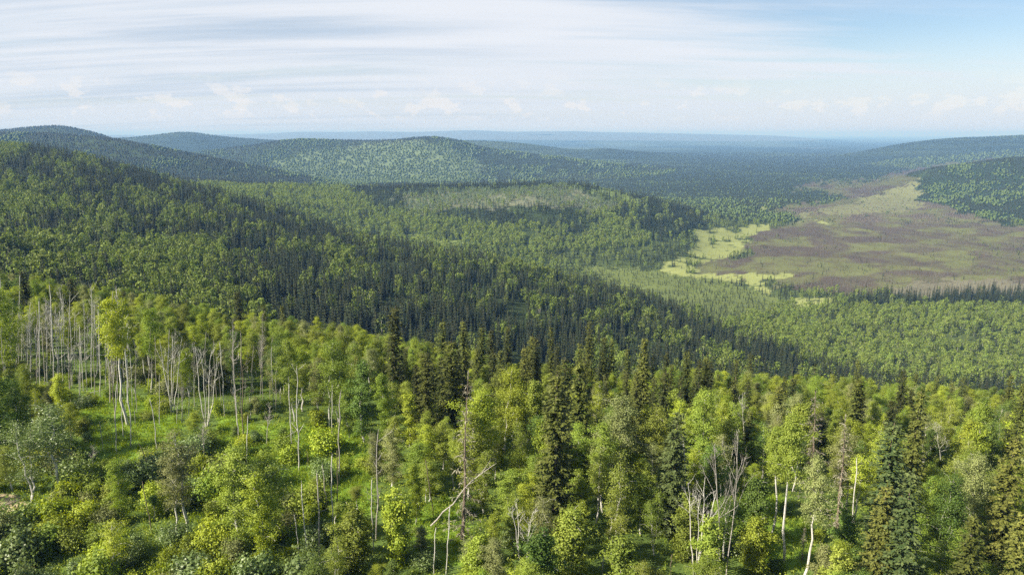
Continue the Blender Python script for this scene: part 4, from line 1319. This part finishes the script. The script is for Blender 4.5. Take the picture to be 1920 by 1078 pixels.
# --- dead and bare birches: (style, foot u, top u, top v, foot v, bark, label)
DEADS = [
    ('clump', 388, 386, 622, 800, 'bark_white', 'many-stemmed bare white birch spreading like a fan at the clearing edge'),
    ('clump', 322, 320, 612, 775, 'bark_white', 'clump of slim bare white stems left of the fan-shaped birch'),
    ('stubby', 445, 433, 650, 800, 'bark_grey', 'bare grey birch with crooked limbs right of the fan-shaped one'),
    ('stubby', 458, 452, 660, 820, 'bark_brown', 'dark bare trunk with stub limbs next to a grey crooked birch'),
    ('pole', 447, 443, 745, 832, 'bark_white', 'short forked white stem in front of the crooked bare birches'),
    ('pole', 462, 466, 780, 880, 'bark_white', 'slim cream white stem standing in shrubs before the dark trunk'),
    ('stubby', 560, 553, 690, 882, 'bark_white', 'tall branching white snag alone in the middle clearing'),
    ('pole', 550, 542, 722, 850, 'bark_white', 'thin bent white stem crossing the tall white snag'),
    ('twiggy', 500, 503, 755, 835, 'bark_grey', 'cluster of thin grey dead stems at the clearing edge'),
    ('pole', 637, 637, 735, 905, 'bark_grey', 'straight grey trunk without branches before the dark column birch'),
    ('pole', 623, 622, 722, 815, 'bark_white', 'slim white trunk left of the straight grey one'),
    ('stubby', 705, 710, 810, 1012, 'bark_grey', 'thick grey snag with hooked limbs at its top, in the middle'),
    ('pole', 700, 698, 900, 1030, 'bark_white', 'thin white stem leaning against the snag with hooked limbs'),
    ('pole', 815, 800, 862, 970, 'bark_brown', 'broken dark brown pole leaning slightly, left of the dead grey spruce'),
    ('pole', 836, 841, 950, 1085, 'bark_white', 'white pole at the bottom edge right of a shorter one'),
    ('pole', 814, 816, 990, 1085, 'bark_white', 'shorter white pole at the bottom edge'),
    ('pole', 578, 563, 907, 1055, 'bark_white', 'curved white birch stem forked near its foot'),
    ('pole', 560, 551, 965, 1052, 'bark_white', 'short white stem crossing the foot of the curved one'),
    ('pole', 598, 592, 888, 1060, 'bark_grey', 'tall grey brown pole right of the curved white stem'),
    ('pole', 612, 606, 872, 960, 'bark_grey', 'thin pale pole in a loose group in the middle clearing'),
    ('pole', 625, 623, 855, 1010, 'bark_white', 'whitest pole of a loose group in the middle clearing'),
    ('pole', 631, 630, 845, 958, 'bark_brown', 'brownish pole at the end of a loose group in the clearing'),
    ('pole', 577, 575, 845, 878, 'bark_brown', 'short dark burnt stump standing in the middle clearing'),
    ('pole', 675, 650, 940, 985, 'bark_grey', 'thin slanting grey stem left of the hooked snag'),
    ('clump', 981, 980, 928, 1095, 'bark_white', 'bare white branching stem at the bottom edge before the big spruce'),
    ('pole', 1052, 1058, 1040, 1095, 'bark_white', 'white stem poking up at the bottom edge, right of the branching one'),
    ('pole', 1130, 1135, 1030, 1100, 'bark_white', 'short white stub at the bottom edge below the birch crowns'),
    ('pole', 1258, 1259, 1038, 1090, 'bark_brown', 'brown stem end at the bottom edge under the lichen spruce'),
    ('stubby', 1286, 1282, 820, 975, 'bark_white', 'straight white dead birch behind the big forked bare tree'),
    ('forked', 1350, 1342, 830, 1082, 'bark_grey', 'big forked bare white tree with wide crooked limbs'),
    ('forked', 1362, 1383, 822, 1080, 'bark_grey', 'second bare white tree crossing the big forked one'),
    ('clump', 1304, 1318, 888, 1078, 'bark_white', 'slim clump of white stems left of the big forked bare tree'),
    ('pole', 1593, 1608, 862, 1012, 'bark_white', 'clean white pole without branches, right of the dead spruces'),
    ('forked', 1395, 1392, 735, 840, 'bark_white', 'bare forked birch crown with pale twigs amid bright birches'),
    ('forked', 1765, 1757, 790, 890, 'bark_white', 'broken bare white birch with thick limbs right of the rusty topped spruce'),
    ('forked', 1530, 1528, 790, 880, 'bark_white', 'bare white fork with two upright arms beside the tall pale dead spruce'),
    ('pole', 1855, 1848, 830, 905, 'bark_white', 'slanting white trunk among birches near the tufted golden spruce'),
    ('twiggy', 870, 873, 940, 1010, 'bark_grey', 'tangle of grey dead twigs at the foot of the leaning dead spruce'),
    ('twiggy', 175, 172, 835, 885, 'bark_grey', 'arched grey dead bush at the near side of the left clearing'),
    ('twiggy', 382, 380, 790, 870, 'bark_grey', 'grey dead bush in front of the fan-shaped birch'),
    ('pole', 218, 205, 690, 832, 'bark_brown', 'long brown trunk leaning over the left clearing'),
    ('pole', 219, 219, 720, 850, 'bark_white', 'white trunk in front of the leaning brown one in the clearing'),
    ('pole', 245, 237, 660, 838, 'bark_white', 'tall white trunk at the right of the left clearing'),
    ('pole', 296, 283, 750, 862, 'bark_white', 'white trunk leaning at the right rim of the left clearing'),
    ('pole', 193, 187, 790, 845, 'bark_grey', 'short grey stub pole low in the left clearing'),
    ('pole', 232, 229, 745, 820, 'bark_white', 'thin white pole between two taller trunks in the left clearing'),
    ('pole', 285, 268, 905, 1000, 'bark_brown', 'thin brown dead sapling bending over the near shrubs'),
    ('pole', 290, 262, 830, 905, 'bark_brown', 'dark slanting dead stem in front of the left clearing'),
]
for st, u, ut, vt, vb, bark, lab in DEADS:
    plant(DEAD, st, u, vt, min(vb, 1078), lab, ut=ut, bark=bark, leaf=bark, show=True, cat='dead tree', w={'pole': 0.75, 'forked': 0.6, 'clump': 0.8}.get(st, 0.85))

# --- the white trunks crowded together at the left edge
for i in range(58):
    u = 6 + i * 4.2 + random.uniform(-3, 3)
    vb = random.uniform(685, 735) + (random.uniform(0, 35) if u > 90 else 0)
    vt = vb - random.uniform(95, 175)
    plant(DEAD, random.choice(['pole', 'pole', 'stubby', 'stubby', 'twiggy']), u, vt, vb, 'white dead birch trunk in the crowded row of pale trunks behind the left clearing', ut=u + random.uniform(-9, 5),
          bark=random.choice(['bark_white', 'bark_white', 'bark_grey']), leaf='bark_white', group='white trunks crowded behind the left clearing', show=i % 2 == 0, cat='dead tree', w=random.uniform(0.5, 0.78))
for i in range(34):
    u = 205 + i * 9.6 + random.uniform(-6, 6)
    vb = random.uniform(735, 800)
    vt = vb - random.uniform(70, 150)
    plant(DEAD, random.choice(['pole', 'pole', 'stubby', 'twiggy']), u, vt, vb, 'thin pale dead stem among the bare birches between the two clearings', ut=u + random.uniform(-8, 8),
          bark=random.choice(['bark_white', 'bark_grey', 'bark_grey']), leaf='bark_grey', group='thin dead stems between the clearings', show=i % 3 == 0, cat='dead tree', w=random.uniform(0.42, 0.62))

# --- live broadleaved trees read off the photograph: (style, u, top v, foot v or None, height, width, leaf, label)
BIRCHES = [
    ('tall', 240, 568, 797, None, 1.15, 'fresh', 'tall bright green birch with a round high crown over white trunks'),
    ('tall', 283, 585, 735, None, 1.0, None, 'birch with high thin crown right of the tall bright one'),
    ('broad', 10, 545, 720, None, 1.1, None, 'full green birch at the left edge above the white trunks'),
    ('broad', 12, 680, 880, None, 1.1, 'deep', 'dark shaded tree at the left edge below the white trunks'),
    ('broad', 45, 715, 850, None, 1.0, 'deep', 'dark green bushy tree beside the shaded one at the left edge'),
    ('open', 118, 765, 935, None, 1.45, 'willow', 'broad grey green willow-like tree in front of the left clearing'),
    ('open', 60, 790, 940, None, 1.2, 'willow', 'grey green leafy tree between the edge and the broad willow-like one'),
    ('open', 352, 812, 992, None, 1.25, 'dull', 'loose yellowish birch with several thin stems right of the near shrubs'),
    ('open', 330, 870, 1000, None, 1.1, 'dull', 'lower half of a loose birch pair with bare thin stems'),
    ('column', 437, 838, None, 11.5, 1.0, 'birch', 'tall soft birch rising from the bottom edge left of the clearing'),
    ('column', 475, 885, None, 10.5, 1.0, 'fresh', 'bright slender birch at the bottom edge beside a taller soft one'),
    ('column', 508, 850, 1030, None, 1.1, 'birch', 'shaded side birch standing behind the bright slender one'),
    ('broad', 527, 642, 755, None, 0.85, 'deep', 'dark green birch with thin trunk at the back of the middle clearing'),
    ('broad', 553, 640, 790, None, 0.85, 'birch', 'birch crown directly behind the tall white snag'),
    ('broad', 632, 640, 800, None, 1.05, 'birch', 'broad birch with spreading crown behind two slim trunks'),
    ('young', 588, 680, None, 7, 0.7, 'yellow', 'small birch with a yellow patch of leaves'),
    ('column', 686, 680, 830, None, 1.2, 'deep', 'dense dark column-shaped birch left of the tallest spruce'),
    ('column', 655, 720, 820, None, 1.0, 'birch', 'soft column birch leaning on the dense dark one'),
    ('column', 722, 700, 838, None, 1.0, 'birch', 'green birch at the foot of the tallest spruce'),
    ('column', 770, 735, 840, None, 1.0, 'fresh', 'yellow green birch between two brown spruces'),
    ('broad', 918, 738, 935, None, 1.15, 'fresh', 'large bright birch with a full round crown in front of the spruce row'),
    ('broad', 880, 780, 950, None, 0.9, 'birch', 'birch against the leaning dead spruce'),
    ('broad', 960, 690, 850, None, 1.0, 'fresh', 'bright birch directly behind the big near spruce'),
    ('young', 738, 925, None, 7.5, 1.15, 'fresh', 'yellow green young birch at the bottom of the middle clearing'),
    ('young', 655, 955, None, 6.5, 1.15, 'birch', 'rounded young birch left of the yellow green one at the bottom'),
    ('young', 900, 1005, None, 5.5, 1.3, 'yellow', 'bright yellow green bush at the bottom, below the leaning trunk'),
    ('broad', 1168, 752, 930, None, 1.15, 'dull', 'pale wide birch below the widest spruce'),
    ('broad', 1130, 800, 960, None, 1.0, 'birch', 'round birch left of the pale wide one'),
    ('open', 1158, 850, 1003, None, 1.2, 'birch', 'birch with one thick pale stem low under its crown'),
    ('young', 1005, 720, None, 9, 0.9, 'birch', 'pale birch top just left of the big near spruce'),
    ('tall', 1470, 782, 1052, None, 0.9, 'birch', 'thin two-stemmed birch with light crown beside the tall pale dead spruce'),
    ('tall', 1447, 800, 1000, None, 0.8, 'birch', 'thin partner of the two-stemmed birch near the grassy slope'),
    ('tall', 1525, 870, None, 12, 0.9, 'dull', 'small airy birch with yellowish crown and long pale trunk'),
    ('broad', 1790, 890, None, 10, 1.0, 'deep', 'dark green birch right of the blue green spruce'),
    ('broad', 1845, 860, None, 10.5, 1.0, 'dull', 'pale olive birch between the dark green one and the golden spruce'),
    ('young', 1550, 1030, None, 5, 1.1, 'dull', 'yellowish rounded bush at the bottom edge left of the golden spruce'),
    ('broad', 1320, 735, 900, None, 1.1, 'birch', 'full birch behind the big forked bare tree'),
    ('young', 1080, 960, None, 7, 1.2, 'birch', 'leafy bush right of the foot of the big near spruce'),
    ('young', 1170, 1010, None, 6, 1.3, 'birch', 'wide leafy bush at the bottom edge under the thick-stemmed birch'),
    ('young', 1010, 1000, None, 6.5, 1.2, 'deep', 'dark leafy bush at the foot of the big near spruce'),
    ('young', 1330, 980, None, 7, 1.0, 'birch', 'birch sapling around the slim clump of white stems'),
    ('young', 1420, 905, None, 7, 1.0, 'deep', 'dark green bush above the grassy slope'),
    ('young', 1590, 960, None, 6, 1.0, 'deep', 'dark leafy sapling at the foot of the clean white pole'),
]
for st, u, vt, vb, H, w, leaf, lab in BIRCHES:
    plant(BIRCH, st, u, vt, vb, lab, H=H, w=w, leaf=leaf)


# --- the rest of the near stand: birches no one would tell apart, by the part of the stand they grow in
def zone_of(u, v):
    if u < 330 and v < 745:
        return 'tall', 'high-crowned birch above the crowded white trunks at the left rim', 'high birches over the crowded white trunks'
    if u < 700 and v < 790:
        return 'back', 'leafy birch in the bright stand between the clearing and the shaded slope', 'birches behind the middle clearing'
    if u < 1000:
        return 'mid', 'leafy birch packed among the spruces in the middle of the stand', 'birches among the middle spruces'
    if v < 830:
        return 'rim', 'bright birch on the right slope falling away toward the valley forest', 'birches on the right slope'
    return 'front', 'leafy birch in the thick mixed stand under the right spruces', 'birches of the mixed stand at right'


def hidden_look(u, vb, vt, half):
    for lu, lb, lt in LOOK:
        if abs(lu - u) < half + 5 and vb > lb - 4 and vt < lb - 0.30 * (lb - lt):
            return True
    return False


def fill_birches(limit):
    x, y = jitter_points(44, 178, lambda q: 3.3, 1.12)
    order = rng.permutation(len(x))
    count = 0
    cand = []
    for i in order:
        X, Y = float(x[i]), float(y[i])
        Zg = float(ground_z(X, Y))
        k = float(lookup(KTAB, X, Y))
        if k > 2.32:
            continue
        u, v = (float(q) for q in to_pix(X, Y, Zg))
        if u < -420 or u > 2400 or v > 1290:
            continue
        jit = random.uniform(-22, 22)
        if any(in_poly(u + jit, v + jit * 0.6, p) for p in CLEAR) or in_poly(u, v, SAND):
            continue
        if u < 610 and v > 845 and random.random() < 0.80:
            continue
        if u < 760 and v > 800 and random.random() < 0.45:
            continue
        if any((X - a) ** 2 + (Y - b) ** 2 < (c + 0.9) ** 2 for a, b, c in TAKEN):
            continue
        zone, lab, grp = zone_of(u, v)
        if zone == 'tall' and v > 695 and random.random() < 0.6:
            continue
        if zone == 'tall':
            st, H = random.choice(['tall', 'tall', 'open']), random.uniform(6.5, 9.8)
        elif zone == 'back':
            st, H = random.choice(['broad', 'broad', 'column', 'tall']), random.uniform(5.8, 8.4)
        elif zone == 'mid':
            st, H = random.choice(['broad', 'column', 'column', 'open']), random.uniform(5, 7.6)
        elif zone == 'rim':
            st, H = random.choice(['broad', 'broad', 'column', 'open']), random.uniform(5, 8)
        else:
            st, H = random.choice(['broad', 'column', 'open', 'open', 'young']), random.uniform(5.5, 9.5)
            if v > 1000:
                H *= 0.75
        W = random.uniform(0.8, 1.15)
        vt = float(to_pix(X, Y, Zg + H)[1])
        half = 1.7 * W * F_PX / (Y * 1.15)
        if hidden_look(u, v, vt, half):
            st, H = 'young', random.uniform(2.2, 3.5)
            vt = float(to_pix(X, Y, Zg + H)[1])
            if hidden_look(u, v, vt, half * 0.6):
                continue
        cand.append((X, Y, H, W, st, lab, grp))
        TAKEN.append((X, Y, 1.1 if zone in ('rim', 'back') else 1.25))
    cand.sort(key=lambda c: c[1] / c[2] + 1000 * (not -40 < to_pix(c[0], c[1], float(ground_z(c[0], c[1])))[0] < 1960))     # those inside the frame first
    for X, Y, H, W, st, lab, grp in cand[:limit]:
        k = pick(BIRCH, st)
        rr = random.random()
        leaf = 'fresh' if rr < 0.25 else 'deep' if rr < 0.38 else 'dull' if rr < 0.50 else None
        k.stand(X, Y, H, W * (0.55 * H / k.H + 0.45), lab, grp, leaf=leaf)
    rest = cand[limit:]
    if rest:
        src = source_collection('birch_stand_shapes', [k.whole(leaf) for k, leaf in zip(BIRCH['broad'] + BIRCH['column'] + BIRCH['tall'], ('birch', 'fresh', 'birch', 'dull', 'birch', 'birch', 'fresh', 'deep'))])
        R = np.array([(X, Y, float(ground_z(X, Y)) - 0.05, H, W) for X, Y, H, W, *_ in rest])
        instanced('birch_stand', 'crowded birches along the far rim of the near stand', src, R[:, :3], R[:, 3], R[:, 3] * 0.55 + R[:, 4] * 4.6)
    return len(cand)


N_FILL = fill_birches(255)

# --- nearest trees of the hillsides as single objects
def split_mid(seed, kind):
    """The same middle-distance shapes with trunk and crown as two meshes."""
    s = mid_spruce(seed, 11, 8) if kind == 'sp' else mid_birch(seed, 300, 0.25, 0.25, 0.062)
    wood, crown = Shape(), Shape()
    for V, F, T, M in zip(s.V, s.F, s.T, s.M):
        tgt = wood if M[0] == 1 else crown
        tgt.quads(V, F - F.min(), T, 0)
    return wood, crown


mid_kinds = {
    'sp': [Kind(1.0, 0.14, split_mid(500 + i, 'sp'), 'bark_brown', 'far_spruce', 'spruce_tree') for i in range(3)],
    'bi': [Kind(1.0, 0.24, split_mid(520 + i, 'bi'), 'bark_white', 'far_birch', 'birch_tree') for i in range(3)],
}
for key, lab, grp in (('sp', 'small dark spruce on the shaded slope just beyond the near birch stand', 'spruces at the foot of the shaded slope'),
                      ('bi', 'round green birch on the shaded slope just beyond the near stand', 'birches at the foot of the shaded slope')):
    for i, (x, y, z, h) in enumerate(NEAR[key]):
        H = h * random.uniform(0.75, 1.2)
        mid_kinds[key][i % 3].stand(float(x), float(y), H, H * random.uniform(0.9, 1.2) + (0.5 if key == 'sp' else 0), lab, grp, z=float(z) - 0.3)


# --- shrubs
def fill_shrubs():
    x, y = jitter_points(46, 126, lambda q: 2.5, 0.9)
    n = 0
    for i in rng.permutation(len(x)):
        X, Y = float(x[i]), float(y[i])
        Zg = float(ground_z(X, Y))
        u, v = (float(q) for q in to_pix(X, Y, Zg))
        if u < -60 or u > 1980 or v > 1160 or v < 690 or v < 740 and u > 420 or in_poly(u, v, SAND):
            continue
        jit = random.uniform(-18, 18)
        open_ = [in_poly(u + jit, v + jit, p) for p in CLEAR]
        if open_[0] and random.random() < 0.72 or open_[3] and random.random() < 0.75 or (open_[1] or open_[2]) and random.random() < 0.45:
            continue
        near_left = u < 620 and v > 850 or u < 420 and v < 745
        if not near_left and not any(open_) and random.random() < 0.80:
            continue
        if any((X - a) ** 2 + (Y - b) ** 2 < (0.6 * c + 0.25) ** 2 for a, b, c in TAKEN):
            continue
        H = random.uniform(1.6, 3.6) if near_left else random.uniform(1.0, 2.4)
        vt = float(to_pix(X, Y, Zg + H)[1])
        if v < 745:
            H = random.uniform(1.2, 2.8)
        elif hidden_look(u, v, vt, 12):
            H = random.uniform(0.8, 1.3)
            if hidden_look(u, v, float(to_pix(X, Y, Zg + H)[1]), 8):
                continue
        if near_left and v < 745:
            lab, grp = 'green shrub growing between the crowded white trunks', 'shrubs between the crowded white trunks'
        elif near_left:
            lab, grp = 'leafy willow or alder shrub in the thicket below the left clearing', 'shrubs below the left clearing'
        elif open_[1] or open_[2]:
            lab, grp = 'low green shrub in the grassy middle clearing among the bare stems', 'shrubs of the middle clearing'
        elif u < 760:
            lab, grp = 'green shrub at the edge of the clearings under the birches', 'shrubs round the clearings'
        else:
            lab, grp = 'green shrub filling the floor of the mixed stand at right', 'shrubs under the mixed stand'
        k = SHRUB[n % 4]
        leaf = random.choice(['willow', 'birch', 'birch', 'fresh', 'willow', 'dull', 'fresh'] if near_left else ['birch', 'fresh', 'birch', 'fresh', 'willow', 'deep'])
        W = H / 2.4 * random.uniform(0.8, 1.25)
        k.stand(X, Y, H, W, lab, grp, leaf=leaf, cat='shrub')
        n += 1
        TAKEN.append((X, Y, 1.2))
        if n >= 299:
            break
    return n


N_SHRUB = fill_shrubs()


# --- fallen and leaning logs
def log_between(u0, v0, u1, v1, rad, label, lift0=0.0, lift1=0.0, twigs=0, bark='bark_log', Y0=None, Y1=None, name='fallen_log', wob=0.006):
    Y0 = Y0 or hit_ground(u0, v0); Y1 = Y1 or hit_ground(u1, v1)
    a = np.array([float(q) for q in pix_at(u0, v0, Y0)]); b = np.array([float(q) for q in pix_at(u1, v1, Y1)])
    a[2] += lift0; b[2] += lift1
    r = np.random.default_rng(int(u0 + v0))
    s = Shape()
    L = np.linalg.norm(b - a)
    pts = wobble_line(r, (0, 0, 0), b - a, 9, wob * L)
    s.tube(pts, np.linspace(rad, rad * 0.35, 9), 8)
    for i in range(twigs):
        o = curve_at(pts, r.uniform(0.55, 1.0))
        d = (b - a) / L * 0.6 + unit(1, r)[0] * 0.6
        s.tube([o, o + d * 0.5, o + d * r.uniform(0.7, 1.4)], [rad * 0.25, rad * 0.15, 0.008], 3, cap=False)
    me = s.data(name, [bark])
    o = link(name, me)
    o.location = a
    o['label'], o['category'] = label, 'log'
    return o


def put_logs():
    Yd = hit_ground(866, 1012)
    log_between(808, 985, 922, 874, 0.085, 'long bleached trunk propped slantwise across the leaning dead spruce', twigs=16, bark='bark_grey', wob=0.018, Y0=Yd - 0.4, Y1=Yd - 0.5, name='leaning_log')
    log_between(120, 942, 190, 924, 0.14, 'pale fallen log lying in the shrubs left of the near birches', lift0=0.35, lift1=0.5)
    log_between(-20, 960, 42, 938, 0.13, 'grey fallen log across the bare sandy patch', lift0=0.15, lift1=0.2)
    log_between(580, 974, 622, 960, 0.08, 'thin bleached log among the loose poles of the middle clearing', lift0=0.5, lift1=0.6)
    log_between(775, 1028, 815, 1030, 0.10, 'grey log lying in the grass under the leaning trunk', lift0=0.25, lift1=0.25)
    log_between(530, 832, 558, 824, 0.06, 'broken limb hanging low beside the tall white snag', lift0=0.6, lift1=1.4, bark='bark_white')
    log_between(170, 748, 200, 742, 0.06, 'thin white fallen stem at the back of the left clearing', lift0=1.0, lift1=1.2, bark='bark_white')
    log_between(300, 838, 330, 868, 0.07, 'dark fallen stem at the right rim of the left clearing', lift0=0.3, lift1=0.3, bark='bark_brown')


put_logs()


# --- grass and low undergrowth
def build_grass():
    x = rng.uniform(-75, 75, 60000); y = rng.uniform(44, 135, 60000)
    z = ground_z(x, y)
    u, v = to_pix(x, y, z)
    n1 = fbm(x / 3.0, y / 3.0, 81, 3) - 0.5
    m = np.zeros(len(x), bool)
    for poly in CLEAR:
        m |= in_poly(u + n1 * 40, v + n1 * 30, poly)
    m |= rng.uniform(size=len(x)) < np.where((u < 640) & (v > 830), 0.7, 0.2)
    m &= (u > -40) & (u < 1960) & (v < 1130) & ~in_poly(u, v, SAND)
    m &= rng.uniform(size=len(x)) < 0.9
    P = np.stack([x, y, z], 1)[m]
    nb = 7
    C = np.repeat(P, nb, 0)
    n = len(C)
    L = rng.uniform(0.3, 0.75, n)
    D = unit(n, rng) * np.array([0.55, 0.55, 0.1]) + np.array([0, 0, 1.0])
    C = C + np.concatenate([rng.normal(size=(n, 2)) * 0.16, (L * 0.42)[:, None]], 1)
    s = Shape()
    s.blades(C, D, unit(n, rng) * np.array([1, 1, 0.2]), L, 0.07, np.clip(np.repeat(rng.uniform(0.1, 0.8, len(P)), nb) + rng.normal(size=n) * 0.15, 0, 1))
    o = link('grass', s.data('grass', ['grass']))
    o['label'], o['kind'] = 'bright green grass in the clearings of the near stand', 'stuff'
    # waist-high leafy undergrowth
    x, y = jitter_points(44, 140, lambda q: 0.95, 0.9)
    z = ground_z(x, y)
    u, v = to_pix(x, y, z)
    keep = (u > -60) & (u < 1980) & (v < 1150) & ~in_poly(u + 6, v, SAND) & (lookup(KTAB, x, y) < 2.3)
    dens = np.where((u < 640) & (v > 830), 0.85, 0.55)
    for i, poly in enumerate(CLEAR):
        dens[in_poly(u, v, poly)] = 0.30 if i in (0, 3) else 0.5
    keep &= (rng.uniform(size=len(x)) < dens) & (fbm(x / 6, y / 6, 55, 3) > 0.38)
    P = np.stack([x, y, z], 1)[keep]
    C = np.repeat(P, 16, 0)
    n = len(C)
    hgt = np.repeat(rng.uniform(0.35, 1.1, len(P)), 16)
    C = C + np.concatenate([rng.normal(size=(n, 2)) * 0.33, (hgt * rng.uniform(0.2, 1.0, n))[:, None]], 1)
    s = Shape()
    sz = rng.uniform(0.13, 0.26, n)
    s.blades(C, unit(n, rng), unit(n, rng) * 0.8 + np.array([0, 0, 0.7]), sz, sz * 0.7, np.clip(np.repeat(rng.uniform(0.1, 0.8, len(P)), 16) + rng.normal(size=n) * 0.2, 0, 1))
    o = link('undergrowth', s.data('undergrowth', ['birch']))
    o['label'], o['kind'] = 'low leafy undergrowth on the floor of the near stand', 'stuff'


build_grass()
print('COUNTS', dict(fill=N_FILL, shrubs=N_SHRUB, near={k: len(v) for k, v in NEAR.items()}))
